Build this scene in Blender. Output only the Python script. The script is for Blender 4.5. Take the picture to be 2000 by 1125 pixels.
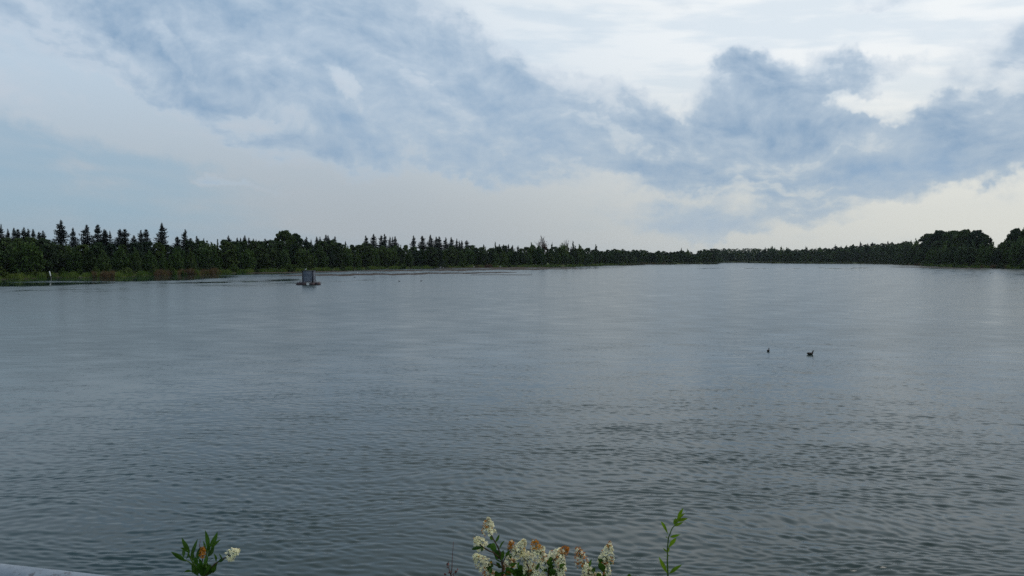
import bpy, math, random
import numpy as np

# ------------------------------------------------------------------ clear
for _o in list(bpy.data.objects):
    bpy.data.objects.remove(_o)
SC = bpy.context.scene
COL = SC.collection
R = math.radians

# ------------------------------------------------------------------ camera
CAM_H = 6.0                 # eye height above the lake
FPX = 1600.0                # focal length in pixels of the 2000 px wide photograph
HORIZON = 505.0             # horizon row in the photograph
PITCH = math.atan((562.5 - HORIZON) / FPX)
cd = bpy.data.cameras.new('camera')
cd.sensor_width = 36.0
cd.lens = 36.0 * FPX / 2000.0
cd.clip_start = 0.05
cd.clip_end = 20000.0
cam = bpy.data.objects.new('camera', cd)
cam.location = (0, 0, CAM_H)
cam.rotation_euler = (math.pi / 2 - PITCH, 0, 0)
COL.objects.link(cam)
SC.camera = cam
SC.render.resolution_x, SC.render.resolution_y = 1024, 576

# ------------------------------------------------------------------ look
vs = SC.view_settings
vs.view_transform = 'Standard'
vs.look = 'None'
vs.exposure = 0.0
vs.gamma = 1.0
vs.use_curve_mapping = False
SC.cycles.max_bounces = 6
SC.cycles.diffuse_bounces = 2
SC.cycles.glossy_bounces = 3
SC.cycles.transparent_max_bounces = 6
SC.cycles.caustics_reflective = False
SC.cycles.caustics_refractive = False
SC.cycles.sample_clamp_indirect = 4.0
SC.cycles.use_denoising = False

# ------------------------------------------------------------------ pixel <-> place helpers
_cp, _sp = math.cos(PITCH), math.sin(PITCH)
def ray(px, py):
    a, b = (px - 1000.0) / FPX, (562.5 - py) / FPX
    return (a, _cp + b * _sp, -_sp + b * _cp)
def on_level(px, py, z=0.0):
    d = ray(px, py); t = (z - CAM_H) / d[2]
    return (d[0] * t, d[1] * t, z)
def at_depth(px, py, Y):
    d = ray(px, py); t = Y / d[1]
    return (d[0] * t, Y, CAM_H + d[2] * t)
def azel(px, py):
    d = ray(px, py)
    return math.atan2(d[0], d[1]), math.atan2(d[2], math.hypot(d[0], d[1]))

# ------------------------------------------------------------------ sun
SUN_AZ, SUN_EL = R(64), R(48)          # azimuth clockwise from the view axis (+Y), elevation
sl = bpy.data.lights.new('sun', 'SUN')
sl.energy = 1.0
sl.angle = R(25)
sl.color = (1.0, 0.95, 0.87)
so = bpy.data.objects.new('sun', sl)
so.rotation_euler = (math.pi / 2 - SUN_EL, 0, math.pi - SUN_AZ)
so.location = (60, 60, 90)
COL.objects.link(so)

# ------------------------------------------------------------------ node helpers
class NT:
    def __init__(self, tree):
        self.t = tree
        self.n = tree.nodes
    def new(self, typ, **kw):
        nd = self.n.new(typ)
        for k, v in kw.items():
            setattr(nd, k, v)
        return nd
    def put(self, sock, v):
        if hasattr(v, 'is_output'):
            self.t.links.new(v, sock)
        else:
            sock.default_value = v
    def math(self, op, a, b=None, clamp=False):
        nd = self.new('ShaderNodeMath', operation=op, use_clamp=clamp)
        self.put(nd.inputs[0], a)
        if b is not None:
            self.put(nd.inputs[1], b)
        return nd.outputs[0]
    def vmath(self, op, a, b=None):
        nd = self.new('ShaderNodeVectorMath', operation=op)
        self.put(nd.inputs[0], a)
        if b is not None:
            if op == 'SCALE':
                self.put(nd.inputs['Scale'], b)
            else:
                self.put(nd.inputs[1], b)
        return nd.outputs['Value'] if op in ('LENGTH', 'DOT_PRODUCT', 'DISTANCE') else nd.outputs[0]
    def noise(self, vec, scale, detail=5.0, rough=0.55, dist=0.0, lac=2.0, dim='2D'):
        nd = self.new('ShaderNodeTexNoise')
        nd.noise_dimensions = dim
        if vec is not None:
            self.put(nd.inputs['Vector'], vec)
        nd.inputs['Scale'].default_value = scale
        nd.inputs['Detail'].default_value = detail
        nd.inputs['Roughness'].default_value = rough
        nd.inputs['Lacunarity'].default_value = lac
        nd.inputs['Distortion'].default_value = dist
        return nd
    def maprange(self, v, a, b, c=0.0, d=1.0, typ='SMOOTHSTEP'):
        nd = self.new('ShaderNodeMapRange', interpolation_type=typ, clamp=True) if typ == 'LINEAR' else self.new('ShaderNodeMapRange', interpolation_type=typ)
        self.put(nd.inputs['Value'], v)
        nd.inputs['From Min'].default_value = a
        nd.inputs['From Max'].default_value = b
        nd.inputs['To Min'].default_value = c
        nd.inputs['To Max'].default_value = d
        return nd.outputs['Result']
    def mix(self, f, a, b):
        nd = self.new('ShaderNodeMix', data_type='RGBA', blend_type='MIX')
        self.put(nd.inputs['Factor'], f)
        for s, v in ((nd.inputs[6], a), (nd.inputs[7], b)):
            self.put(s, v if hasattr(v, 'is_output') else (v[0], v[1], v[2], 1.0))
        return nd.outputs[2]
    def ramp(self, f, stops):
        nd = self.new('ShaderNodeValToRGB')
        el = nd.color_ramp.elements
        while len(el) < len(stops):
            el.new(0.5)
        for e, (p, c) in zip(el, stops):
            e.position = p
            e.color = (c[0], c[1], c[2], 1.0)
        self.put(nd.inputs[0], f)
        return nd.outputs['Color']

# ------------------------------------------------------------------ sky
SKY_STRENGTH = 0.1
world = bpy.data.worlds.new('World')
SC.world = world
world.use_nodes = True
wt = NT(world.node_tree)
for _n in list(wt.n):
    wt.n.remove(_n)
w_out = wt.new('ShaderNodeOutputWorld')
w_bg = wt.new('ShaderNodeBackground')
w_bg.inputs['Strength'].default_value = SKY_STRENGTH
wt.t.links.new(w_bg.outputs[0], w_out.inputs[0])

nishita = wt.new('ShaderNodeTexSky', sky_type='NISHITA')
nishita.sun_disc = False
nishita.sun_elevation = SUN_EL
nishita.sun_rotation = SUN_AZ
nishita.altitude = 0.0
nishita.air_density = 1.0
nishita.dust_density = 1.6
nishita.ozone_density = 1.0

tc = wt.new('ShaderNodeTexCoord')
sx = wt.new('ShaderNodeSeparateXYZ')
wt.t.links.new(tc.outputs['Generated'], sx.inputs[0])
dx, dy, dz = sx.outputs
w_az = wt.math('ARCTAN2', dx, dy)
w_el = wt.math('ARCSINE', dz)
UV_S = 16.0
uvn = wt.new('ShaderNodeCombineXYZ')
wt.put(uvn.inputs[0], wt.math('MULTIPLY', w_az, UV_S))
wt.put(uvn.inputs[1], wt.math('MULTIPLY', w_el, UV_S))
uvn.inputs[2].default_value = 1.0
uv = uvn.outputs[0]
def uvpx(px, py):
    a, e = azel(px, py)
    return a * UV_S, e * UV_S

# sky directions are broken up by noise so that every cloud edge is ragged
def centred(nz):
    return wt.vmath('MULTIPLY', wt.vmath('SUBTRACT', nz.outputs['Color'], (0.5, 0.5, 0.5)), (1.0, 1.0, 0.0))
strk = wt.new('ShaderNodeCombineXYZ')        # clouds drawn out along their drift
_c, _s = math.cos(R(-24)), math.sin(R(-24))
wt.put(strk.inputs[0], wt.vmath('DOT_PRODUCT', uv, (_c / 1.9, _s / 1.9, 0)))
wt.put(strk.inputs[1], wt.vmath('DOT_PRODUCT', uv, (-_s / 0.85, _c / 0.85, 0)))
n_big = wt.noise(strk.outputs[0], 0.42, 2.0, 0.5)
n_mid = wt.noise(uv, 1.1, 4.0, 0.62)
warp = wt.vmath('ADD', wt.vmath('SCALE', centred(n_big), 0.9), wt.vmath('SCALE', centred(n_mid), 0.8))
uvw = wt.vmath('ADD', uv, warp)
uvw_soft = wt.vmath('ADD', uv, wt.vmath('SCALE', centred(n_big), 1.2))

def blob_sum(vec, blobs):
    """soft elliptical bodies; vec has z = 1 so that one dot product is a whole affine map"""
    acc = None
    for (px, py, rx, ry, rot, wgt) in blobs:
        cx, cy = uvpx(px, py)
        c, s_ = math.cos(R(-rot)), math.sin(R(-rot))
        rx, ry = rx / 100.0, ry / 100.0
        p = wt.vmath('DOT_PRODUCT', vec, (c / rx, s_ / rx, -(c * cx + s_ * cy) / rx))
        q = wt.vmath('DOT_PRODUCT', vec, (-s_ / ry, c / ry, (s_ * cx - c * cy) / ry))
        d2 = wt.math('ADD', wt.math('MULTIPLY', p, p), wt.math('MULTIPLY', q, q))
        v = wt.maprange(d2, 1.0, 0.0, 0.0, wgt)
        acc = v if acc is None else wt.math('ADD', acc, v)
    return acc
def soft_max(v, k):
    return wt.math('SUBTRACT', 1.0, wt.math('POWER', 2.718, wt.math('MULTIPLY', v, -k)))

# bodies of cloud: px, py, half length, half width, slope (deg, + is down to the right), weight
DECK = [
    (200, 30, 330, 110, 26, 0.75), (420, 120, 420, 130, 28, 0.8), (640, 50, 420, 150, 14, 0.75),
    (760, 180, 420, 120, 26, 0.8), (900, 110, 230, 110, 20, 0.55), (1020, 235, 330, 100, 22, 0.75),
    (540, 235, 240, 70, 22, 0.55), (690, 270, 140, 50, 24, 0.55), (280, 90, 170, 50, 28, 0.35), (970, 215, 150, 50, 22, 0.4),
    (1190, 215, 160, 75, 30, 0.6), (1350, 275, 150, 60, 14, 0.35), (1270, 290, 300, 80, 12, 0.6), (1120, 325, 330, 50, 8, 0.4), (980, 330, 280, 46, 14, 0.5), (1490, 225, 120, 70, 6, 0.7), (1300, 350, 130, 34, 2, 0.45),
    (1470, 205, 165, 100, 14, 1.5), (1510, 250, 130, 55, 0, 0.5), (1630, 145, 105, 70, 38, 0.9), (1745, 120, 66, 38, 10, 0.55),
    (1700, 8, 120, 24, -18, 0.36), (1240, 95, 30, 20, 0, 0.4), (1150, 92, 40, 14, 0, 0.3), (1880, 190, 70, 22, -6, 0.4),
    (1740, 290, 420, 74, 4, 0.72), (1870, 240, 200, 50, 0, 0.55), (1990, 265, 240, 70, 0, 0.6),
    (1420, 335, 330, 46, 0, 0.5), (1600, 355, 380, 44, -3, 0.6), (1390, 425, 420, 36, 2, 0.5), (1620, 400, 300, 32, -8, 0.5), (1330, 385, 260, 30, 0, 0.3),
    (480, 350, 110, 12, 4, 0.35), (2300, 180, 420, 180, 10, 0.7), (-260, -40, 420, 110, 26, 0.6),
]
HOLES = [
    (672, 170, 70, 22, 60, 0.45), (345, 92, 80, 20, 45, 0.3), (495, 240, 70, 26, 20, 0.4), (215, 180, 140, 40, 20, 0.25),
    (860, 205, 150, 26, 26, 0.22), (1180, 265, 140, 22, 28, 0.25), (1450, 365, 190, 18, -4, 0.30), (1180, 355, 100, 20, 0, 0.2),
    (1060, 300, 160, 24, 24, 0.2), (1690, 222, 90, 22, 10, 0.32), (1330, 130, 60, 90, 20, 0.22), (60, 120, 110, 70, 40, 0.3), (1110, 60, 190, 90, 10, 0.4),
]
deck_b = wt.math('SUBTRACT', wt.math('MULTIPLY', soft_max(blob_sum(uvw, DECK), 1.5), 1.12), blob_sum(uvw, HOLES))
n_deck = wt.noise(strk.outputs[0], 0.9, 5.0, 0.54)
puv = wt.vmath('MULTIPLY', uvw_soft, (0.72, 1.25, 1.0))
n_puff = wt.noise(puv, 1.35, 4.5, 0.58)
# the same puffs a little nearer the sun: the difference shades their far sides
n_puff2 = wt.noise(wt.vmath('ADD', puv, (0.08, 0.16, 0.0)), 1.35, 4.5, 0.58)
relief = wt.math('SUBTRACT', n_puff.outputs['Fac'], n_puff2.outputs['Fac'])
sdir = (math.sin(SUN_AZ) * math.cos(SUN_EL), math.cos(SUN_AZ) * math.cos(SUN_EL), math.sin(SUN_EL))
cosang = wt.vmath('DOT_PRODUCT', tc.outputs['Generated'], sdir)
glow = wt.maprange(cosang, 0.20, 0.68)
# beyond the mapped clouds: noise, with an unseen overhead deck thickened to darken near water
n_far = wt.noise(strk.outputs[0], 0.20, 2.0, 0.55)
over = wt.math('MULTIPLY', wt.maprange(w_el, R(17), R(28)), wt.maprange(n_far.outputs['Fac'], 0.22, 0.50, 0.0, 1.2))
over = wt.math('MULTIPLY', over, wt.maprange(glow, 0.35, 1.0, 1.0, 0.35))     # thinned towards the sun to keep the right-hand water lighter
back = wt.math('MULTIPLY', wt.maprange(wt.math('ABSOLUTE', w_az), R(34), R(52)), wt.maprange(n_far.outputs['Fac'], 0.42, 0.62))
deck_d = wt.math('ADD', deck_b, wt.math('MAXIMUM', over, back))
deck_d = wt.math('ADD', deck_d, wt.math('MULTIPLY', wt.math('SUBTRACT', n_deck.outputs['Fac'], 0.5), 0.95))
deck_d = wt.math('ADD', deck_d, wt.math('MULTIPLY', wt.math('SUBTRACT', n_puff.outputs['Fac'], 0.5), 0.95))
lay = wt.new('ShaderNodeCombineXYZ')
wt.put(lay.inputs[0], wt.vmath('DOT_PRODUCT', uv, (0.32, -0.10, 0.3)))
wt.put(lay.inputs[1], wt.vmath('DOT_PRODUCT', uv, (0.12, 1.9, 0.0)))
n_lay = wt.noise(lay.outputs[0], 1.0, 4.0, 0.55)
low = wt.maprange(w_el, R(11), R(3))
deck_d = wt.math('ADD', deck_d, wt.math('MULTIPLY', wt.math('MULTIPLY', wt.math('SUBTRACT', n_lay.outputs['Fac'], 0.5), low), 0.85))
deck_a = wt.maprange(deck_d, 0.02, 0.78)
deck_thick = wt.maprange(wt.math('SUBTRACT', deck_d, wt.math('MULTIPLY', relief, 1.5)), 0.15, 1.38, typ='LINEAR')

# angle to the sun: the veil glows where the sun stands behind it
high = wt.maprange(w_el, R(1.0), R(15))
veil_n = wt.noise(strk.outputs[0], 0.7, 3.0, 0.5)
K = 1.0 / SKY_STRENGTH
def rad(r, g, b):          # display colour (0-255) to sky radiance
    f = lambda c: ((c / 255.0 + 0.055) / 1.055) ** 2.4 if c > 10 else c / 255.0 / 12.92
    return (f(r) * K, f(g) * K, f(b) * K)
# thin high veil
veil_lo = wt.mix(glow, rad(172, 180, 186), rad(223, 223, 214))
veil_hi = wt.mix(glow, rad(190, 209, 226), wt.mix(wt.maprange(n_lay.outputs['Fac'], 0.38, 0.60), rad(224, 234, 242), rad(244, 248, 250)))
veil_c = wt.mix(high, veil_lo, veil_hi)
VEIL = [
    (1180, 440, 800, 160, 0, 0.9), (1900, 420, 500, 160, 0, 1.0), (230, 222, 520, 75, 9, 0.85), (760, 370, 460, 110, 6, 0.6),
    (1500, 120, 900, 330, 0, 1.2), (100, 100, 260, 140, 30, 0.8), (400, 460, 600, 50, 0, 0.15), (520, 120, 620, 200, 22, 0.9),
]
veil_d = wt.math('ADD', blob_sum(uvw, VEIL), wt.math('MULTIPLY', wt.math('SUBTRACT', veil_n.outputs['Fac'], 0.5), 0.8))
veil_d = wt.math('ADD', veil_d, wt.math('MULTIPLY', wt.math('SUBTRACT', n_lay.outputs['Fac'], 0.42), 0.9))
veil_d = wt.math('ADD', veil_d, wt.math('MULTIPLY', wt.maprange(w_el, R(16), R(32)), 0.5))
veil_a = wt.maprange(veil_d, -0.45, 1.05, 0.0, 0.96)
clear = wt.mix(0.72, nishita.outputs['Color'], rad(146, 179, 204))
sky1 = wt.mix(veil_a, clear, veil_c)
# grey-blue deck: the veil's own white where thin, blue grey where thick
thin_c = wt.mix(high, veil_lo, wt.mix(glow, rad(203, 213, 226), rad(228, 236, 244)))
thick_c = wt.mix(wt.maprange(n_far.outputs['Fac'], 0.36, 0.62), rad(130, 160, 190), rad(145, 172, 199))
mid_c = wt.mix(high, rad(171, 187, 200), rad(185, 202, 219))
deck_c = wt.mix(wt.maprange(deck_thick, 0.0, 0.5, typ='LINEAR'), thin_c, mid_c)
deck_c = wt.mix(wt.maprange(deck_thick, 0.42, 1.0, typ='LINEAR'), deck_c, thick_c)
deck_c = wt.mix(wt.maprange(deck_d, 1.30, 1.75), deck_c, rad(110, 136, 163))      # heaviest cloud, mostly out of view overhead, darkened to deepen the near water
sky2 = wt.mix(wt.math('MULTIPLY', deck_a, wt.maprange(w_el, R(0.5), R(5), 0.55, 0.95)), sky1, deck_c)
wt.put(w_bg.inputs['Color'], sky2)
world.cycles.sampling_method = 'MANUAL'
world.cycles.sample_map_resolution = 512

# ================================================================== STRUCTURE
rng = np.random.default_rng(11)
random.seed(5)

def mesh_np(name, verts, faces, mat=None, smooth=False):
    """faces: list of int arrays, each (n, k)"""
    if not isinstance(faces, (list, tuple)):
        faces = [faces]
    faces = [np.asarray(f, dtype=np.int32) for f in faces if len(f)]
    me = bpy.data.meshes.new(name)
    verts = np.asarray(verts, dtype=np.float32)
    me.vertices.add(len(verts))
    me.vertices.foreach_set('co', verts.ravel())
    nl = sum(f.size for f in faces)
    npoly = sum(len(f) for f in faces)
    me.loops.add(nl)
    me.polygons.add(npoly)
    me.loops.foreach_set('vertex_index', np.concatenate([f.ravel() for f in faces]))
    tot = np.concatenate([np.full(len(f), f.shape[1], dtype=np.int32) for f in faces])
    start = np.concatenate([[0], np.cumsum(tot)[:-1]]).astype(np.int32)
    me.polygons.foreach_set('loop_start', start)
    if smooth:
        me.polygons.foreach_set('use_smooth', np.ones(npoly, dtype=bool))
    me.update(calc_edges=True)
    if mat is not None:
        me.materials.append(mat)
    return me

def link(name, me, parent=None, loc=None):
    o = bpy.data.objects.new(name, me)
    COL.objects.link(o)
    if parent is not None:
        o.parent = parent
    if loc is not None:
        o.location = loc
    return o

def tag(o, label=None, cat=None, group=None, kind=None):
    if label: o['label'] = label
    if cat: o['category'] = cat
    if group: o['group'] = group
    if kind: o['kind'] = kind
    return o

def thing(name, label, cat, loc=(0, 0, 0), group=None):
    return tag(link(name, None, None, loc), label, cat, group)

class MB:
    """collects shapes for one mesh"""
    def __init__(self):
        self.v, self.q, self.t = [], [], []
    def add(self, v, q=(), t=()):
        b = len(self.v)
        self.v += [tuple(p) for p in v]
        self.q += [tuple(i + b for i in f) for f in q]
        self.t += [tuple(i + b for i in f) for f in t]
    def box(self, c, s, bev=0.0):
        x, y, z = c; a, b, d = s[0] / 2, s[1] / 2, s[2] / 2
        v = [(x + i * a, y + j * b, z + k * d) for k in (-1, 1) for j in (-1, 1) for i in (-1, 1)]
        self.add(v, [(0, 2, 3, 1), (4, 5, 7, 6), (0, 1, 5, 4), (2, 6, 7, 3), (0, 4, 6, 2), (1, 3, 7, 5)])
    def tube(self, pts, radii, n=8, cap=True):
        pts = [np.array(p, float) for p in pts]
        if np.isscalar(radii):
            radii = [radii] * len(pts)
        rings = []
        prev = None
        for i, p in enumerate(pts):
            d = pts[min(i + 1, len(pts) - 1)] - pts[max(i - 1, 0)]
            d = d / (np.linalg.norm(d) + 1e-12)
            if prev is None:
                a = np.cross(d, (0, 0, 1.0))
                if np.linalg.norm(a) < 0.1:
                    a = np.cross(d, (0, 1.0, 0))
            else:
                a = prev - d * np.dot(prev, d)
            a = a / (np.linalg.norm(a) + 1e-12)
            prev = a
            b = np.cross(d, a)
            rr = radii[i]
            rx, ry = (rr if isinstance(rr, tuple) else (rr, rr))
            rings.append([p + a * rx * math.cos(2 * math.pi * k / n) + b * ry * math.sin(2 * math.pi * k / n) for k in range(n)])
        v = [q for r in rings for q in r]
        f = []
        for i in range(len(pts) - 1):
            for k in range(n):
                k2 = (k + 1) % n
                f.append((i * n + k, i * n + k2, (i + 1) * n + k2, (i + 1) * n + k))
        t = []
        if cap:
            v += [pts[0], pts[-1]]
            m = len(pts) * n
            for k in range(n):
                k2 = (k + 1) % n
                t.append((m, k2, k))
                t.append((m + 1, (len(pts) - 1) * n + k, (len(pts) - 1) * n + k2))
        self.add(v, f, t)
    def build(self, name, mat, parent=None, smooth=False, loc=None):
        me = mesh_np(name, self.v, [np.array(self.q).reshape(-1, 4), np.array(self.t).reshape(-1, 3)], mat, smooth)
        return link(name, me, parent, loc)

# ------------------------------------------------------------------ materials
def mat_base(name, col, rough=0.8, spec=0.3, metal=0.0):
    m = bpy.data.materials.new(name)
    m.use_nodes = True
    p = m.node_tree.nodes['Principled BSDF']
    p.inputs['Base Color'].default_value = (*col, 1)
    p.inputs['Roughness'].default_value = rough
    p.inputs['Specular IOR Level'].default_value = spec
    p.inputs['Metallic'].default_value = metal
    return m, NT(m.node_tree), p

def mat_mottled(name, c1, c2, scale, rough=0.85, spec=0.2, metal=0.0, detail=4.0, lo=0.35, hi=0.65, bump=0.0, coord='Object'):
    m, t, p = mat_base(name, c1, rough, spec, metal)
    tcn = t.new('ShaderNodeTexCoord')
    nz = t.noise(tcn.outputs[coord], scale, detail, 0.6, dim='3D')
    t.put(p.inputs['Base Color'], t.mix(t.maprange(nz.outputs['Fac'], lo, hi), c1, c2))
    if bump:
        b = t.new('ShaderNodeBump')
        b.inputs['Strength'].default_value = bump
        t.put(b.inputs['Height'], nz.outputs['Fac'])
        t.put(p.inputs['Normal'], b.outputs[0])
    return m

def mat_foliage(name, cols, transl=0.18, scale=0.5, rough=0.65, spec=0.12):
    """leaf colour differs from plant to plant and from clump to clump"""
    m = bpy.data.materials.new(name)
    m.use_nodes = True
    t = NT(m.node_tree)
    p = m.node_tree.nodes['Principled BSDF']
    oi = t.new('ShaderNodeObjectInfo')
    n = len(cols)
    c = t.ramp(oi.outputs['Random'], [(i / max(1, n - 1), cols[i]) for i in range(n)])
    tcn = t.new('ShaderNodeTexCoord')
    nz = t.noise(tcn.outputs['Object'], scale, 3.0, 0.6, dim='3D')
    v = t.maprange(nz.outputs['Fac'], 0.3, 0.7, 0.6, 1.45, typ='LINEAR')
    hs = t.new('ShaderNodeHueSaturation')
    t.put(hs.inputs['Color'], c)
    t.put(hs.inputs['Value'], v)
    t.put(p.inputs['Base Color'], hs.outputs[0])
    p.inputs['Roughness'].default_value = rough
    p.inputs['Specular IOR Level'].default_value = spec
    tr = t.new('ShaderNodeBsdfTranslucent')
    t.put(tr.inputs['Color'], hs.outputs[0])
    mx = t.new('ShaderNodeMixShader')
    mx.inputs[0].default_value = transl
    t.put(mx.inputs[1], p.outputs[0])
    t.put(mx.inputs[2], tr.outputs[0])
    t.put(m.node_tree.nodes['Material Output'].inputs[0], mx.outputs[0])
    return m

M_SPRUCE = mat_foliage('spruce_needles', [(0.013, 0.022, 0.014), (0.019, 0.030, 0.017), (0.015, 0.025, 0.020)], 0.06, 0.4)
M_LEAF = mat_foliage('broadleaf_leaves', [(0.020, 0.042, 0.013), (0.038, 0.070, 0.017), (0.024, 0.044, 0.022), (0.058, 0.088, 0.019), (0.031, 0.054, 0.017)], 0.16, 0.45)
M_WILLOW = mat_foliage('willow_leaves', [(0.034, 0.066, 0.018), (0.062, 0.105, 0.024), (0.046, 0.078, 0.030), (0.085, 0.125, 0.024), (0.050, 0.086, 0.022)], 0.2, 0.45)
M_SHRUB = mat_foliage('shrub_leaves', [(0.030, 0.060, 0.014), (0.065, 0.105, 0.020), (0.040, 0.062, 0.022), (0.085, 0.120, 0.020)], 0.18, 0.7)
M_DRY = mat_foliage('dry_leaves', [(0.085, 0.040, 0.024), (0.10, 0.05, 0.03)], 0.12, 0.8)
M_BARK = mat_mottled('bark', (0.055, 0.045, 0.038), (0.10, 0.085, 0.07), 3.0)
M_DEADWOOD = mat_mottled('dead_wood', (0.13, 0.10, 0.09), (0.22, 0.18, 0.16), 4.0)

# ground: short grass and damp earth
M_GROUND, gt, gp = mat_base('grassy_ground', (0.06, 0.085, 0.03), 0.95, 0.1)
_tc = gt.new('ShaderNodeTexCoord')
_n1 = gt.noise(_tc.outputs['Object'], 0.05, 5.0, 0.6, dim='3D')
_n2 = gt.noise(_tc.outputs['Object'], 2.2, 4.0, 0.6, dim='3D')
_gc = gt.mix(gt.maprange(_n1.outputs['Fac'], 0.35, 0.65), (0.055, 0.085, 0.022), (0.095, 0.105, 0.035))
_gc = gt.mix(gt.maprange(_n2.outputs['Fac'], 0.48, 0.72), _gc, (0.05, 0.042, 0.026))
_geo = gt.new('ShaderNodeNewGeometry')
_sp3 = gt.new('ShaderNodeSeparateXYZ')
gt.put(_sp3.inputs[0], _geo.outputs['Position'])
_gc = gt.mix(gt.maprange(_sp3.outputs[2], 0.28, 0.10), _gc, (0.035, 0.028, 0.022))    # wet margin
gt.put(gp.inputs['Base Color'], _gc)

M_MUD = mat_mottled('wet_mud', (0.045, 0.036, 0.030), (0.085, 0.068, 0.055), 0.6, rough=0.95, spec=0.03)

# ------------------------------------------------------------------ shoreline
SHORE = np.array([(-900, 620), (-500, 580), (-200, 556), (0, 546), (100, 543), (200, 541.5), (330, 538), (400, 535), (480, 533), (560, 530.5),
                  (680, 527), (760, 525), (900, 523), (1000, 522), (1120, 520.5), (1210, 517), (1260, 516), (1330, 515.5),
                  (1400, 515), (1404, 512.9), (1470, 512.8), (1480, 513.6), (1560, 514.2), (1700, 514.8), (1740, 515.5),
                  (1800, 518.5), (1850, 521), (1900, 523), (2000, 525), (2200, 528), (2600, 533), (3200, 540)])
def shore_py(px):
    return np.interp(px, SHORE[:, 0], SHORE[:, 1])
def shore_Y(px):
    """depth (world y) of the far waterline in the direction of column px"""
    return on_level(px, float(shore_py(px)))[1]
_az = np.array([math.atan((p - 1000) / FPX) for p in range(-900, 3201, 2)])
_rs = np.array([shore_Y(p) / math.cos(a) for p, a in zip(range(-900, 3201, 2), _az)])
_wob = sum(np.sin(_az * k + ph) * a for k, ph, a in ((61, 0.4, 0.008), (149, 2.0, 0.006), (331, 1.1, 0.004)))
_rs = _rs * (1 + _wob)
def shore_r(az):
    az = np.asarray(az)
    r = np.interp(az, _az, _rs)
    side = np.clip((np.abs(az) - abs(_az[0])) / (math.pi / 2 - abs(_az[0])), 0, 1)
    return r * (1 - side) + 160 * side

def sstep(x, a, b):
    t = np.clip((x - a) / (b - a), 0, 1)
    return t * t * (3 - 2 * t)

def land_height(X, Y):
    r = np.hypot(X, Y); az = np.arctan2(X, Y)
    rs = shore_r(az)
    d = r - rs
    far = -1.2 + 1.45 * sstep(d, -4, 2.0) + 0.9 * sstep(d, 2, 30) + 1.5 * sstep(d, 60, 400)
    far = far + (0.10 * np.sin(X * 0.21 + 1) * np.sin(Y * 0.17) + 0.06 * np.sin(X * 0.63) * np.sin(Y * 0.5 + 2)) * sstep(d, 0, 8)
    bank = np.where(Y < 2.1, 4.4, 4.4 - 0.47 * (Y - 2.1))
    bank = np.maximum(bank, -1.2) + 0.03 * np.sin(X * 3.1) * np.sin(Y * 2.7)
    behind = np.abs(az) > math.pi / 2 - 0.02
    return np.where(behind, bank, np.maximum(bank, far))

def build_ground():
    az = np.concatenate([np.linspace(-math.pi, -0.80, 90, endpoint=False), np.linspace(-0.80, 0.80, 900, endpoint=False), np.linspace(0.80, math.pi, 91)])
    rs = np.minimum(shore_r(az), 1500)
    near = np.concatenate([np.linspace(0.4, 16, 40), [22, 32]])
    rel = np.concatenate([np.linspace(0, 0.93, 5), np.linspace(0.95, 1.0, 14), 1 + np.array([.003, .006, .010, .015, .02, .03, .045, .07, .1, .15, .22, .35, .6, 1.0])])
    rows = [np.full_like(az, r) for r in near]
    for s in rel[1:]:
        rows.append(40 + (rs - 40) * s if s <= 1 else rs * s)
    rows.append(np.maximum(rs * 2.4, 3000.0)); rows.append(np.full_like(az, 9000.0))
    Rr = np.array(rows)
    X = Rr * np.sin(az)[None]; Y = Rr * np.cos(az)[None]
    Z = land_height(X, Y)
    nr, nc = X.shape
    v = np.stack([X, Y, Z], -1).reshape(-1, 3)
    i, j = np.meshgrid(np.arange(nr - 1), np.arange(nc - 1), indexing='ij')
    a = (i * nc + j).ravel()
    q = np.stack([a, a + 1, a + nc + 1, a + nc], 1)[:, ::-1]
    cidx = len(v)
    v = np.vstack([v, [[0, 0, 4.4]]])
    t = np.stack([np.full(nc - 1, cidx), np.arange(nc - 1), np.arange(1, nc)], 1)[:, ::-1]
    o = link('ground', mesh_np('ground', v, [q, t], M_GROUND, True))
    tag(o, kind='structure')
build_ground()

# ------------------------------------------------------------------ water
M_WATER, wm, wp = mat_base('lake_water', (0.003, 0.019, 0.017), 0.1, 0.5)
wp.inputs['IOR'].default_value = 1.333
_at = wm.new('ShaderNodeAttribute', attribute_name='chop')
wm.put(wp.inputs['Roughness'], _at.outputs['Fac'])
_tc = wm.new('ShaderNodeTexCoord')
_mp = wm.new('ShaderNodeMapping')
_mp.inputs['Scale'].default_value = (0.55, 1.0, 1.0)
wm.put(_mp.inputs['Vector'], _tc.outputs['Object'])
_wn = wm.noise(_mp.outputs[0], 5.5, 3.0, 0.55, 0.4, dim='3D')
_bp = wm.new('ShaderNodeBump')
_bp.inputs['Strength'].default_value = 0.35
_bp.inputs['Distance'].default_value = 0.02
wm.put(_bp.inputs['Height'], _wn.outputs['Fac'])
wm.put(_bp.inputs['Strength'], wm.maprange(_at.outputs['Fac'], 0.08, 0.17, 0.0, 0.3))
wm.put(wp.inputs['Normal'], _bp.outputs[0])

def lowfreq(X, Y, scale, seed, n=9):
    g = np.random.default_rng(seed)
    s = np.zeros_like(X)
    for _ in range(n):
        th = g.uniform(0, math.pi * 2); k = 2 * math.pi / (scale * g.uniform(0.6, 1.8))
        s = s + np.sin((X * math.cos(th) * 0.6 + Y * math.sin(th)) * k + g.uniform(0, 6.28))
    return s / math.sqrt(n / 2.0)

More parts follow.
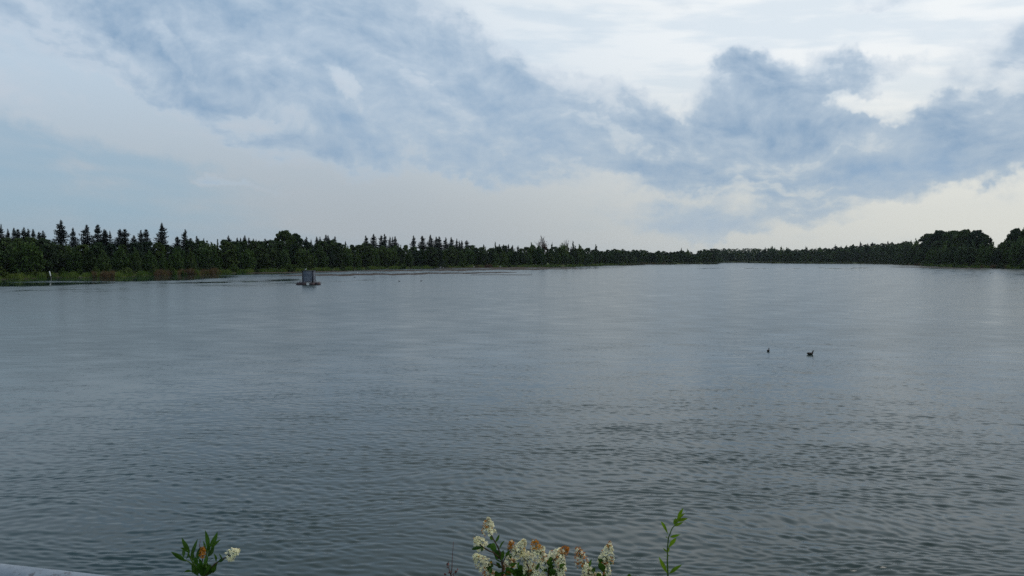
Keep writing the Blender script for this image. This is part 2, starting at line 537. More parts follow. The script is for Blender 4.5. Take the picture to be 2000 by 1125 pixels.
SLICKS = [  # px0, py0, px1, py1, half thickness (px), strength : still streaks that mirror the trees
    (100, 549, 300, 549.8, 1.3, 0.9), (262, 553.0, 460, 552.0, 1.5, 1.0), (330, 554.0, 480, 549.5, 2.0, 1.0), (450, 549.5, 595, 547.2, 2.6, 1.0),
    (15, 569, 80, 568, 1.3, 0.9), (105, 567, 280, 566, 4.0, 0.45), (370, 557, 570, 555, 4.5, 0.62), (540, 553, 640, 552, 2.2, 0.6),
    (680, 546.5, 740, 546.5, 0.9, 0.9), (650, 549, 690, 549, 0.8, 0.7), (1335, 523.7, 1440, 524.0, 0.9, 1.0), (1440, 524.0, 1520, 525.3, 1.2, 1.0),
    (1515, 525.2, 1580, 524.0, 1.2, 1.0), (1580, 524.0, 1720, 523.3, 1.0, 1.0), (1600, 527.2, 1725, 528.3, 0.8, 0.9), (1975, 536, 2060, 536, 1.6, 0.6),
    (1800, 524.0, 1930, 525.5, 1.4, 0.9), (1130, 523.5, 1230, 522.0, 1.6, 0.8), (-150, 560, 60, 553, 3.0, 0.6), (0, 590, 0, 590, 1, 0.0),
]

def build_water():
    rows = np.concatenate([np.arange(1250, 900, -0.85), np.arange(900, 560, -0.5), np.arange(560, 510.4, -0.5)])
    rr = CAM_H * FPX / (rows - HORIZON)
    az = np.linspace(R(-40), R(40), 860)
    A, Rr = np.meshgrid(az, rr)
    X = Rr * np.sin(A); Y = Rr * np.cos(A)
    drow = np.abs(np.gradient(rr))[:, None] * np.ones_like(A)
    dcol = Rr * (az[1] - az[0])
    # position in the photograph, for the slicks
    px = 1000 + FPX * np.tan(A)
    py = HORIZON + CAM_H * FPX / np.maximum(Y, 1.0)
    sp = shore_py(px)
    wob = 1.0 + 0.45 * lowfreq(X, Y, 30, 4)
    band = np.interp(px, [-300, 0, 300, 420, 600, 1000, 1250, 1300, 2400], [17, 13, 9.0, 6.5, 2.2, 1.2, 1.8, 0.8, 0.8])
    calm = 1 - sstep((py - sp) / (band * np.clip(wob, 0.5, 1.6)), 0.75, 1.15)
    for (x0, y0, x1, y1, ht, st) in SLICKS:
        if st <= 0: continue
        f = np.clip((px - x0) / (x1 - x0), 0, 1)
        yc = y0 + (y1 - y0) * f + 0.6 * np.sin(px * 0.045 + x0)
        ends = sstep(px, x0 - 18, x0 + 30) * (1 - sstep(px, x1 - 30, x1 + 18))
        prof = np.exp(-((py - yc) / (1.25 * ht)) ** 2)
        calm = np.maximum(calm, st * ends * prof * np.clip(0.75 + 0.5 * lowfreq(X, Y, 16, int(x0) + 1007), 0.1, 1.1))
    calm = np.clip(calm, 0, 1)
    near = 1 - sstep(Rr, 40, 140)
    gust = np.clip(0.95 + (0.05 + 0.06 * near) * lowfreq(X, Y, 34, 21) + 0.07 * lowfreq(X, Y, 9, 33) + 0.14 * lowfreq(X, Y, 2.4, 57, 14) + 0.07 * (1 - near) * lowfreq(X, Y, 6.0, 58, 14), 0.35, 1.7)
    gust *= np.interp(np.tan(A), [-0.65, -0.2, 0.1, 0.65], [0.85, 0.92, 1.0, 1.05])
    amp_mod = gust * (1 - 0.97 * calm)
    Xw = X + 0.22 * lowfreq(X, Y, 5.5, 41); Yw = Y + 0.22 * lowfreq(X, Y, 4.5, 43)
    g = np.random.default_rng(8)
    N = 64
    lam = np.exp(np.linspace(math.log(0.15), math.log(4.2), N)) * g.uniform(0.95, 1.05, N)
    th = np.clip(g.normal(R(6), R(24), N), R(-70), R(70))
    S = 0.09
    wgt = np.exp(-((np.log(lam) - math.log(0.27)) / 0.62) ** 2) + 0.22 * np.exp(-((np.log(lam) - math.log(0.95)) / 0.5) ** 2) + 0.10 * np.exp(-((np.log(lam) - math.log(2.6)) / 0.4) ** 2)
    slope = S * np.sqrt(2.0) * wgt / math.sqrt((wgt ** 2).sum())
    Z = np.zeros_like(X)
    lost = np.zeros_like(X)
    for i in range(N):
        k = 2 * math.pi / lam[i]
        c, s_ = math.sin(th[i]), math.cos(th[i])
        space = np.maximum(drow * abs(s_), dcol * abs(c))
        keep = sstep(lam[i] / space, 1.1, 2.6)
        Z += keep * (slope[i] / k) * np.sin(k * (Xw * c + Yw * s_) + g.uniform(0, 6.28))
        lost += (1 - keep ** 2) * slope[i] ** 2 / 2
    Z = Z * amp_mod
    Z = Z + 0.9 * Z * np.abs(Z) / 0.03 * 0.25           # a little crest sharpening
    sig2 = np.interp(np.tan(A), [-0.6, -0.25, 0.05, 0.6], [0.32, 0.26, 0.13, 0.11]) * lost * amp_mod ** 2 + (0.012 * np.clip(amp_mod, 0.2, 2)) ** 2
    rough = np.clip(np.sqrt(np.sqrt(2 * sig2)), 0.07, 0.45)
    nr, nc = X.shape
    v = np.stack([X, Y, Z], -1).reshape(-1, 3)
    i, j = np.meshgrid(np.arange(nr - 1), np.arange(nc - 1), indexing='ij')
    a = (i * nc + j).ravel()
    q = np.stack([a, a + 1, a + nc + 1, a + nc], 1)
    # the lake outside the field of view, coarse
    ex_v, ex_q = [], []
    base = len(v)
    for sgn in (-1, 1):
        aa = np.linspace(R(40), R(91), 30)
        ra = np.concatenate([np.geomspace(rr[0], 300, 40), [1700]])
        AA, RA = np.meshgrid(aa, ra)
        b0 = base + sum(len(e) for e in ex_v)
        ex_v.append(np.stack([sgn * RA * np.sin(AA), RA * np.cos(AA), np.zeros_like(AA)], -1).reshape(-1, 3))
        ii, jj = np.meshgrid(np.arange(len(ra) - 1), np.arange(len(aa) - 1), indexing='ij')
        e = b0 + (ii * len(aa) + jj).ravel()
        qq = np.stack([e, e + 1, e + len(aa) + 1, e + len(aa)], 1)
        ex_q.append(qq if sgn > 0 else qq[:, ::-1])
    v = np.vstack([v] + ex_v)
    me = mesh_np('lake_water', v, [q] + ex_q, M_WATER, True)
    at = me.attributes.new('chop', 'FLOAT', 'POINT')
    at.data.foreach_set('value', np.concatenate([rough.ravel(), np.full(len(v) - rough.size, 0.3)]).astype(np.float32))
    o = link('lake_water', me)
    tag(o, kind='structure')
build_water()

# ------------------------------------------------------------------ mud bars
def mud_bar(pts, label, seed):
    """pts: px, py, half thickness in px along a low bar"""
    g = np.random.default_rng(seed)
    xs = np.arange(pts[0][0], pts[-1][0] + 0.1, 4.0)
    P = np.array(pts, float)
    yc = np.interp(xs, P[:, 0], P[:, 1]); ht = np.interp(xs, P[:, 0], P[:, 2])
    ph = g.uniform(0, 6.28, 8)
    wob = lambda o: 1 + 0.35 * np.sin(xs * 0.05 + ph[o]) + 0.25 * np.sin(xs * 0.13 + ph[o + 1]) + 0.15 * np.sin(xs * 0.31 + ph[o + 2])
    up, dn = ht * np.clip(wob(0), 0.25, 2), ht * np.clip(wob(3), 0.25, 2)
    v, q = [], []
    cross = [(-1.0, -0.05), (-0.75, 0.05), (-0.3, 0.11), (0.2, 0.13), (0.7, 0.08), (1.0, -0.05)]
    n = len(cross)
    for i, x in enumerate(xs):
        e = math.sqrt(min(1, (i + 0.05) / 6.0)) * math.sqrt(min(1, (len(xs) - 0.95 - i) / 6.0))
        for (c, z) in cross:
            y = yc[i] + (dn[i] if c < 0 else up[i]) * (-c) * e
            p = on_level(x, y)
            v.append((p[0], p[1], z + (0.02 * math.sin(x * 0.7 + c * 4) if z > 0 else 0)))
    for i in range(len(xs) - 1):
        for k in range(n - 1):
            a = i * n + k
            q.append((a, a + n, a + n + 1, a + 1))
    o = link('mudflat', mesh_np('mudflat', v, [np.array(q)], M_MUD, True))
    tag(o, label, kind='structure')
mud_bar([(545, 538.6, 0.5), (600, 537.6, 1.2), (680, 536.6, 2.0), (760, 535.8, 1.9), (850, 534.0, 1.5), (930, 533.0, 1.2), (1010, 532.3, 0.7)], 'long dark mud bar behind the floating box', 1)
mud_bar([(480, 533.6, 0.6), (560, 532.4, 0.8), (690, 529.5, 0.9), (800, 528.2, 1.3), (900, 527.4, 1.5), (985, 525.8, 1.5), (1060, 525.6, 1.4), (1150, 525.2, 0.5)], 'brown mud bar along the middle of the left bank', 2)
mud_bar([(850, 523.6, 0.7), (930, 523.2, 1.2), (1010, 523.0, 1.4), (1090, 523.0, 0.9), (1130, 522.4, 0.4)], 'brown mud margin where gulls rest', 3)
mud_bar([(920, 537.2, 0.3), (970, 536.9, 0.5), (1040, 537.3, 0.3)], 'thin dark mud bar furthest out from the left bank', 4)
mud_bar([(1740, 521.4, 0.5), (1800, 522.0, 0.8), (1860, 523.4, 0.8), (1925, 525.0, 0.4)], 'dark mud bar below the right bank', 5)

# ------------------------------------------------------------------ tree meshes
def tri_soup_quads(c, a, b):
    """quads with centres c and half axes a, b"""
    v = np.stack([c - a - b, c + a - b, c + a + b, c - a + b], 1).reshape(-1, 3)
    q = np.arange(len(v)).reshape(-1, 4)
    return v, q

def rand_dirs(g, n):
    d = g.normal(size=(n, 3))
    return d / np.linalg.norm(d, axis=1)[:, None]

def leaf_quads(g, centres, size, flat=0.0):
    n = len(centres)
    nrm = rand_dirs(g, n)
    nrm[:, 2] = np.abs(nrm[:, 2]) + flat
    nrm /= np.linalg.norm(nrm, axis=1)[:, None]
    t = rand_dirs(g, n)
    a = np.cross(nrm, t); a /= np.linalg.norm(a, axis=1)[:, None] + 1e-9
    b = np.cross(nrm, a)
    s = size * g.uniform(0.55, 1.25, n)[:, None]
    return tri_soup_quads(centres, a * s * 0.62, b * s * 0.36)

def trunk_mesh(h, r, g, lean=0.03, limbs=0, h0=0.3, spread=0.3):
    mb = MB()
    lx, ly = g.normal(0, lean, 2)
    pts = [(lx * h * t * t, ly * h * t * t, -0.4 + (h + 0.4) * t) for t in (0, 0.08, 0.3, 0.6, 1.0)]
    mb.tube(pts, [r * 1.4, r, r * 0.8, r * 0.5, r * 0.12], 7)
    for i in range(limbs):
        z = h * g.uniform(h0, 0.75); a = g.uniform(0, 6.28); L = h * spread * g.uniform(0.6, 1.1)
        p0 = np.array((lx * h * (z / h) ** 2, ly * h * (z / h) ** 2, z))
        d = np.array((math.cos(a), math.sin(a), 0.75))
        mb.tube([p0, p0 + d * L * 0.5, p0 + d * L + np.array((0, 0, L * 0.2))], [r * 0.42, r * 0.28, r * 0.06], 5)
    return mb

def make_conifer(seed, h=18.0, rad=3.3, power=0.85, base=0.1, gap=0.0):
    g = np.random.default_rng(seed)
    tr = trunk_mesh(h * 0.985, 0.22, g, 0.004)
    V, T = [], []
    n = 0
    z = h * base
    p1, p2, p3, p4 = g.uniform(0, 6.28, 4)
    rag = g.uniform(0.10, 0.30)
    while z < h * 0.985:
        f = 1 - z / h
        env = rad * (f ** power) * (1.0 if f < 0.86 else 0.85) + 0.05
        nb = int(g.integers(7, 10)) if f > 0.12 else 5
        a0 = g.uniform(0, 6.28)
        for k in range(nb):
            if g.random() < gap: continue
            az = a0 + k * 6.283 / nb + g.normal(0, 0.18)
            lump = 1 + rag * math.sin(z * 1.15 + p1 + 1.7 * math.sin(az + p2)) + rag * 0.9 * math.sin(2.3 * z + 2 * az + p3) * math.cos(az + p4)
            L = env * g.uniform(0.55, 1.2) * lump
            ca, sa = math.cos(az), math.sin(az)
            m = max(3, int(L / 0.42) + 1)
            t = np.linspace(0.05, 1, m)
            up = 0.55 if f < 0.2 else (0.15 if f < 0.45 else -0.02)
            zz = z + L * (up * t - 0.42 * t + 0.36 * t * t) + g.normal(0, 0.03, m)
            P = np.stack([ca * L * t, sa * L * t, zz], 1)
            side = np.array((-sa, ca, 0.0))
            for i in range(m - 1):
                w = (0.26 * L * (1 - t[i]) + 0.26) * g.uniform(0.7, 1.25)
                mid = (P[i] + P[i + 1]) / 2
                out = (P[i + 1] - P[i])
                for sg in (-1, 1):
                    tip = mid + side * sg * w + out * 0.5 - np.array((0, 0, w * g.uniform(0.1, 0.55)))
                    V += [P[i], P[i + 1], tip]; T.append((n, n + 1, n + 2)); n += 3
                dn = mid - np.array((0, 0, (0.34 + 0.14 * L * (1 - t[i])) * g.uniform(0.7, 1.6))) + side * g.normal(0, 0.06)
                V += [P[i], P[i + 1], dn]; T.append((n, n + 1, n + 2)); n += 3
            tp = P[-1] + np.array((ca, sa, 0.25)) * 0.22
            V += [P[-2] + side * 0.07, P[-2] - side * 0.07, tp]; T.append((n, n + 1, n + 2)); n += 3
        z += g.uniform(0.30, 0.46) * (0.75 + 0.5 * f)
    # leader
    for k in range(4):
        a = k * 1.571
        V += [(0.08 * math.cos(a), 0.08 * math.sin(a), h * 0.93), (-0.08 * math.cos(a), -0.08 * math.sin(a), h * 0.93), (0, 0, h * 1.015)]
        T.append((n, n + 1, n + 2)); n += 3
    tm = mesh_np('trunk', tr.v, [np.array(tr.q), np.array(tr.t)], M_BARK, True)
    cm = mesh_np('crown', np.array(V), [np.array(T)], M_SPRUCE)
    return tm, cm, h

def make_broadleaf(seed, h=12.0, w=7.0, base=0.15, nclump=46, leaves=75, leaf=0.55, shape='round', mat=None, clump_r=1.15):
    g = np.random.default_rng(seed)
    tr = trunk_mesh(h * 0.86, 0.02 * h, g, 0.02, 6, 0.25, 0.28)
    cz0, cz1 = h * base, h
    C = []
    tries = 0
    while len(C) < nclump and tries < 5000:
        tries += 1
        u = g.uniform(0, 1)
        z = cz0 + (cz1 - cz0) * u
        if shape == 'round':
            env = math.sqrt(max(0.0, 1 - ((u - 0.45) / 0.56) ** 2))
        elif shape == 'tall':
            env = (math.sin(math.pi * (0.12 + 0.86 * u)) ** 0.7)
        elif shape == 'pointed':
            env = (1 - u) ** 0.7 * (0.4 + 0.6 * min(1, u / 0.18)) * 1.15
        else:   # bushy
            env = math.sqrt(max(0, 1 - u ** 2.4))
        rr = w / 2 * env * math.sqrt(g.uniform(0.12, 1.0)) - clump_r * 0.45
        if rr < 0: rr = abs(rr) * 0.3
        a = g.uniform(0, 6.28)
        z = min(z, h - clump_r * 0.6)
        C.append((rr * math.cos(a), rr * math.sin(a), z))
    C = np.array(C)
    cr = clump_r * g.uniform(0.65, 1.3, len(C))
    d = rand_dirs(g, len(C) * leaves)
    rad = g.uniform(0.35, 1.0, len(d)) ** 0.6
    cen = np.repeat(C, leaves, 0) + d * (rad * np.repeat(cr, leaves))[:, None] * np.array((1.0, 1.0, 0.78))
    cen[:, 2] = np.maximum(cen[:, 2], 0.1)
    v, q = leaf_quads(g, cen, leaf, 0.25)
    # loose twigs of leaves beyond the crown
    tm = mesh_np('trunk', tr.v, [np.array(tr.q), np.array(tr.t)], M_BARK, True)
    cm = mesh_np('crown', v, [q], mat or M_LEAF)
    return tm, cm, h

def make_willowy(seed, h=10.0, w=6.0, shoots=48, leaves=95, leaf=0.42, fan=1.0, mat=None, up=1.6, base=0.04):
    """many upright leafy shoots fanning out of a short trunk: feathery outline, gaps between shoots"""
    g = np.random.default_rng(seed)
    tr = trunk_mesh(h * 0.6, 0.016 * h, g, 0.02, 7, 0.12, 0.35)
    cs = []
    for i in range(shoots):
        a = g.uniform(0, 6.283)
        out = (w / 2) * math.sqrt(g.uniform(0.0, 1.0)) * fan
        top = h * (1 - 0.55 * (out / (w / 2)) ** up) * g.uniform(0.72, 1.0)
        if i < 3: out *= 0.25; top = h * (1.0 - 0.06 * i)
        z0 = top * g.uniform(0.0, 0.45) * (1 if i > shoots * 0.3 else 0.3) + base * h
        t = g.uniform(0, 1, leaves) ** 0.85
        zz = z0 + (top - z0) * t
        r0 = out * (0.55 + 0.45 * t ** 0.8)
        wid = (0.20 + 0.115 * w * g.uniform(0.6, 1.2)) * (1 - 0.86 * t ** 1.4) * np.sqrt(g.uniform(0, 1, leaves))
        ph = g.uniform(0, 6.283, leaves)
        cs.append(np.stack([r0 * math.cos(a) + wid * np.cos(ph), r0 * math.sin(a) + wid * np.sin(ph), zz + g.normal(0, 0.08, leaves)], 1))
    c = np.vstack(cs)
    c[:, 2] = np.clip(c[:, 2], 0.05, h)
    v, q = leaf_quads(g, c, leaf, 0.15)
    tm = mesh_np('trunk', tr.v, [np.array(tr.q), np.array(tr.t)], M_BARK, True)
    return tm, mesh_np('crown', v, [q], mat or M_LEAF), h

CONIFERS = [make_conifer(101, 18, 6.2, 1.0, 0.06, 0.06), make_conifer(102, 18, 5.3, 1.0, 0.06, 0.08),
            make_conifer(103, 18, 4.6, 0.95, 0.06, 0.08), make_conifer(104, 18, 5.3, 0.82, 0.10, 0.26), make_conifer(105, 18, 4.1, 0.95, 0.06, 0.06),
            make_conifer(106, 18, 5.6, 0.90, 0.08, 0.20), make_conifer(107, 18, 4.8, 1.10, 0.06, 0.12), make_conifer(108, 18, 5.0, 0.78, 0.05, 0.15), make_conifer(109, 18, 4.4, 1.05, 0.08, 0.30)]
ROUND = [make_broadleaf(201, 14, 11.5, 0.06, 230, 60, 0.50, 'round', clump_r=0.95), make_broadleaf(202, 14, 10.5, 0.06, 220, 60, 0.50, 'round', clump_r=0.9)]
BUSHY = [make_willowy(211, 10, 7.2, 62, 95, 0.42, mat=M_WILLOW), make_willowy(212, 10, 6.0, 50, 95, 0.42, up=2.2, mat=M_WILLOW),
         make_willowy(213, 10, 5.2, 46, 95, 0.40, up=1.2, mat=M_WILLOW), make_willowy(214, 10, 8.2, 70, 95, 0.42, up=2.6, mat=M_WILLOW)]
SLIM = [make_willowy(221, 14, 5.4, 56, 95, 0.42, up=0.9), make_willowy(222, 14, 5.0, 52, 95, 0.42, up=1.8)]
OAK = [make_broadleaf(241, 10, 7.6, 0.05, 120, 46, 0.42, 'round', clump_r=0.75), make_broadleaf(242, 10, 6.4, 0.05, 110, 46, 0.42, 'tall', clump_r=0.7)]
SHRUBS = [make_willowy(231, 3.2, 4.4, 34, 70, 0.26, mat=M_SHRUB, up=2.0), make_willowy(232, 3.2, 3.4, 28, 70, 0.26, mat=M_SHRUB, up=1.5),
          make_willowy(233, 3.2, 2.8, 24, 70, 0.26, mat=M_SHRUB, up=2.4)]

def plant_tree(name, proto, px, top_py, Y, label, cat='tree', group=None, wscale=1.0, height=None):
    """a tree whose foot stands on the ground at depth Y in the direction of column px"""
    tm, cm, h0 = proto
    p = at_depth(px, top_py if top_py is not None else HORIZON, Y)
    gz = float(land_height(np.array(p[0]), np.array(p[1])))
    H = height if height is not None else p[2] - gz
    H = max(H, 1.0)
    e = thing(name, label, cat, (p[0], p[1], gz - 0.05), group)
    s = H / h0
    e.rotation_euler = (0, 0, random.uniform(0, 6.283))
    e.scale = (s * wscale, s * wscale, s)
    link('trunk', tm, e)
    link('crown', cm, e)
    return e

ORD = ['first', 'second', 'third', 'fourth', 'fifth', 'sixth', 'seventh', 'eighth', 'ninth', 'tenth', 'eleventh', 'twelfth',
       'thirteenth', 'fourteenth', 'fifteenth', 'sixteenth', 'seventeenth', 'eighteenth', 'nineteenth', 'twentieth']
ORD += ['twenty-' + o for o in ORD[:9]] + ['thirtieth'] + ['thirty-' + o for o in ORD[:9]] + ['fortieth'] + ['forty-' + o for o in ORD[:9]]

# ------------------------------------------------------------------ conifers of the skyline: px, top row, variant, width, depth behind the shore
CON_ROWS = [
    ('row at the left edge', 'spruces of the left edge', [
        (1, 436, 1, 1.0), (15, 445, 2, 1.0), (26, 443.5, 4, 1.0), (35.5, 446, 1, 0.95), (45.5, 442.5, 2, 1.0), (53, 445, 1, 0.9), (63.5, 446, 4, 1.0), (76, 451.5, 3, 0.95), (83.5, 449, 2, 1.0)]),
    ('clump right of the tallest spruce', 'spruces right of the tallest spruce', [
        (145, 443.5, 2, 1.0), (167, 437, 1, 1.1), (191, 437, 0, 0.95), (200.5, 446, 4, 1.0), (206, 448, 2, 1.0), (218, 449, 4, 1.0), (231, 446, 3, 1.0), (243, 446, 1, 1.0), (258, 458.5, 4, 1.0)]),
    ('ragged pair beside the second tall spruce', 'ragged spruces', [(275, 448, 4, 1.1), (286.5, 446.5, 3, 1.25)]),
    ('group left of the round tree', 'spruces before the round tree', [
        (346.5, 461, 3, 1.2), (361, 446, 1, 1.05), (373.5, 464, 4, 0.9), (385, 459.5, 0, 0.9), (398.5, 464, 1, 1.0), (446.5, 458.5, 1, 1.0), (462.5, 463, 0, 0.9), (472, 463, 4, 1.0), (478, 458.5, 2, 1.0),
        (485.5, 463, 1, 0.9), (493.5, 465, 4, 1.0), (499, 466.5, 4, 1.0), (505, 468.5, 2, 0.9), (516, 465, 1, 1.0), (527, 466.5, 3, 0.9)]),
    ('group just right of the round tree', 'spruces after the round tree', [
        (598.5, 461, 1, 1.0), (607, 466, 4, 1.0), (619, 461, 2, 1.0), (625, 461, 4, 1.0), (636.5, 457, 1, 1.0), (643.5, 458.5, 2, 1.0), (652.5, 460.5, 0, 0.9), (675, 470, 4, 1.0)]),
    ('clump of seven', 'clump of seven spruces', [
        (715, 458.5, 0, 0.95), (728.5, 456, 1, 1.1), (743.5, 458.5, 3, 1.0), (751, 455.5, 0, 0.9), (761.5, 461, 1, 0.9), (766, 461, 4, 1.0), (772, 460.5, 2, 1.1)]),
    ('pair standing apart', 'two spruces standing apart', [(806.5, 458.5, 0, 0.95), (825, 459.5, 3, 0.95)]),
    ('rightmost dense spruce clump', 'last spruce clump of the left bank', [
        (841.5, 457, 1, 1.1), (852, 461, 1, 1.0), (857.5, 461, 2, 1.0), (871.5, 462.5, 1, 1.0), (882, 462, 0, 0.9), (891, 465, 2, 1.0), (897, 469, 1, 1.0), (902.5, 468.5, 2, 1.0), (912.5, 468.5, 3, 1.0), (945, 476.5, 4, 1.1)]),
    ('low row left of the half-dead tree', 'low conifers left of the half-dead tree', [(976, 476, 4, 1.1), (984, 476.5, 2, 1.0), (993, 476, 4, 1.1), (1001, 477.5, 1, 1.0), (1012, 479, 4, 1.0)]),
    ('row on the right skyline', 'conifers of the right skyline', [
        (1494.5, 482, 4, 0.9), (1631, 476, 4, 1.1), (1643, 479.5, 2, 1.0), (1681, 471, 0, 1.0), (1695, 474.6, 4, 1.0), (1702, 472.5, 1, 1.1), (1724, 476, 2, 1.0), (1735, 470, 1, 1.0), (1747, 477, 2, 1.0), (1753.6, 473.4, 0, 0.9)]),
]
def back_of(px, d):
    Y = shore_Y(px)
    return Y + d * max(1.0, Y / 450.0)
for rowname, grp, lst in CON_ROWS:
    for i, (px, py, var, wd) in enumerate(lst):
        _t = plant_tree('spruce_tree', CONIFERS[random.choice([var, var, 5 + (i * 7 + var) % 4])], px, py, back_of(px, random.uniform(34, 48)), f'dark spruce, {ORD[i]} from left in the {rowname}', 'tree', grp, wd * random.uniform(0.9, 1.4))
        _t.rotation_euler = (random.gauss(0, 0.018), random.gauss(0, 0.018), _t.rotation_euler.z)
plant_tree('spruce_tree', CONIFERS[0], 118.5, 428, back_of(118, 36), 'tallest dark spruce near the left, broad with a sharp tip', 'tree', 'tall spruces', 1.18)
plant_tree('spruce_tree', CONIFERS[0], 316, 433.5, back_of(316, 36), 'second tall dark spruce, left of the round tree, full to its top', 'tree', 'tall spruces', 1.08)
plant_tree('spruce_tree', CONIFERS[4], 1935, 462, back_of(1935, 60), 'small dark conifer in the gap right of the big right-hand grove', 'tree', 'right bank trees', 1.2)

# ------------------------------------------------------------------ broadleaved trees that stand out
def special(px, py, proto, Yb, wd, label, group=None):
    return plant_tree('broadleaf_tree', proto, px, py, back_of(px, Yb), label, 'tree', group, wd)
special(556, 451, ROUND[0], 34, 0.80, 'big dark round-topped tree on the left skyline', 'round tree and its neighbour')
special(579, 456.5, ROUND[1], 36, 0.66, 'smaller round crown leaning on the big round-topped tree', 'round tree and its neighbour')
GROVE = [(1816, 457, 1.0), (1836, 450.5, 0.85), (1860, 451.5, 0.9), (1884, 448.8, 0.85), (1907, 450.5, 0.75), (1921, 457, 0.75)]
for i, (px, py, wd) in enumerate(GROVE):
    special(px, py, ROUND[i % 2], 55 + 6 * (i % 3), wd, f'huge rounded tree of the right-hand grove, {ORD[i]} from left', 'right-hand grove')
special(1984, 446.5, ROUND[1], 40, 0.62, 'tall leafy tree at the right edge of the photo', 'right bank trees')
special(2012, 443, ROUND[0], 44, 0.7, 'tall tree cut off by the right edge', 'right bank trees')
special(1966, 463, BUSHY[1], 36, 0.9, 'lower leafy tree beside the tall one at the right edge', 'right bank trees')
for i, (px, py, pr, wd) in enumerate([(1767, 473, SLIM[0], 1.2), (1779.5, 469, BUSHY[1], 0.9), (1792, 464.8, SLIM[0], 1.3)]):
    special(px, py, pr, 45, wd, f'dark tree climbing towards the right-hand grove, {ORD[i]} from left', 'trees left of the grove')
special(968, 471.5, SLIM[1], 30, 0.9, 'slim leafy tree left of the half-dead tree', 'middle skyline trees')
special(1053, 477, BUSHY[3], 16, 0.8, 'green tree hiding the foot of the half-dead tree', 'middle skyline trees')
special(1038.5, 473, BUSHY[1], 24, 0.8, 'dark oval tree just left of the half-dead tree', 'middle skyline trees')
special(1078, 472.5, SLIM[0], 24, 0.9, 'slim pointed tree just right of the half-dead tree', 'middle skyline trees')
special(1100, 473, BUSHY[3], 22, 0.75, 'rounded tree under the bare snag', 'middle skyline trees')
special(1120, 470, SLIM[1], 22, 1.0, 'dark narrow tree right of the bare snag', 'middle skyline trees')
special(1132, 476, BUSHY[1], 20, 0.8, 'last tall tree before the skyline drops to the far shore', 'middle skyline trees')
special(1164.5, 477, SLIM[0], 22, 1.6, 'tent-shaped tree alone above the low far woods', 'middle skyline trees')
for i, (px, py, pr, wd) in enumerate([(1331.5, 483.5, SLIM[1], 1.1), (1343, 485.5, BUSHY[1], 0.8), (1508, 479.5, BUSHY[3], 0.9), (1526, 480.5, BUSHY[1], 0.8), (1538, 481.8, BUSHY[3], 0.7), (1575, 479.5, SLIM[0], 1.2), (1602, 482, BUSHY[1], 0.9), (1614, 483, SLIM[0], 1.0), (1653, 478, BUSHY[1], 0.8), (1666, 475.5, BUSHY[3], 0.8)]):
    special(px, py, pr, 30, wd, f'small tree rising above the far woods, {ORD[i]} from left', 'trees above the far woods')

# half-dead reddish tree with bare twigs
def bare_tree(px, py, Yb, label, dry, name='half_dead_tree', w=0.30):
    g = np.random.default_rng(int(px))
    p = at_depth(px, py, back_of(px, Yb))
    gz = float(land_height(np.array(p[0]), np.array(p[1])))
    H = p[2] - gz
    e = thing(name, label, 'tree', (p[0], p[1], gz), 'middle skyline trees')
    mb = MB()
    tips = []
    def grow(p0, d, L, r, lvl):
        p0 = np.array(p0); d = d / np.linalg.norm(d)
        p1 = p0 + d * L * 0.5 + g.normal(0, 0.04 * L, 3); p2 = p1 + d * L * 0.5 + np.array((0, 0, 0.06 * L))
        mb.tube([p0, p1, p2], [r, r * 0.8, r * 0.5], 5, lvl == 0)
        tips.append(p2)
        if lvl < 3:
            for _ in range(4 if lvl else 7):
                b = p0 + (p2 - p0) * g.uniform(0.35, 1.0)
                nd = d + g.normal(0, w * 1.3, 3) + np.array((0, 0, 0.35))
                grow(b, nd, L * g.uniform(0.42, 0.62), r * 0.5, lvl + 1)
    grow((0, 0, -0.3), np.array((0.02, 0, 1.0)), H * 0.62, 0.022 * H, 0)
    zmax = max(q[2] for q in mb.v)
    sc = H / zmax
    mb.v = [(q[0] * sc, q[1] * sc, q[2] * sc) for q in mb.v]
    mb.build('trunk', M_DEADWOOD, e)
    if dry:
        P = np.array([q for q in tips if q[2] * sc < H * 0.78]) * sc
        P[:, 2] *= g.uniform(0.62, 1.0, len(P))
        cen = np.repeat(P, 10, 0) + g.normal(0, 0.8, (len(P) * 10, 3))
        v, q = leaf_quads(g, cen, 0.5, 0.2)
        link('crown', mesh_np('crown', v, [q], M_DRY), e)
    return e
bare_tree(1059.5, 459, 24, 'half-dead tree with reddish dry leaves and bare twigs on top', True, w=0.26)
bare_tree(1107, 465.5, 24, 'bare grey snag poking out above the rounded tree', False, 'bare_snag', 0.22)

# ------------------------------------------------------------------ the thicket between
SKYTOP = np.array([(-400, 458), (0, 462), (90, 464), (110, 474), (250, 474), (330, 474), (400, 471), (430, 466), (530, 471), (600, 471), (660, 471), (700, 476), (800, 477.5), (840, 481), (915, 480), (930, 479),
                   (1000, 481), (1100, 481), (1140, 485), (1200, 488), (1260, 490), (1297, 493), (1330, 489), (1356, 494), (1381, 487), (1480, 487), (1550, 489), (1640, 483), (1700, 478.5), (1760, 474.5),
                   (1795, 467), (1930, 470), (1950, 475), (1975, 465), (2000, 455), (2300, 450)])
FRONTTOP = np.array([(-400, 466), (0, 467), (60, 467), (110, 475), (150, 484), (200, 485), (230, 477), (300, 485), (340, 482), (400, 474), (460, 474), (520, 479), (600, 478), (700, 483), (800, 485), (900, 486),
                     (1000, 488), (1120, 491), (1200, 495), (1760, 488), (1800, 482), (1900, 485), (1960, 487), (2000, 480), (2300, 476)])
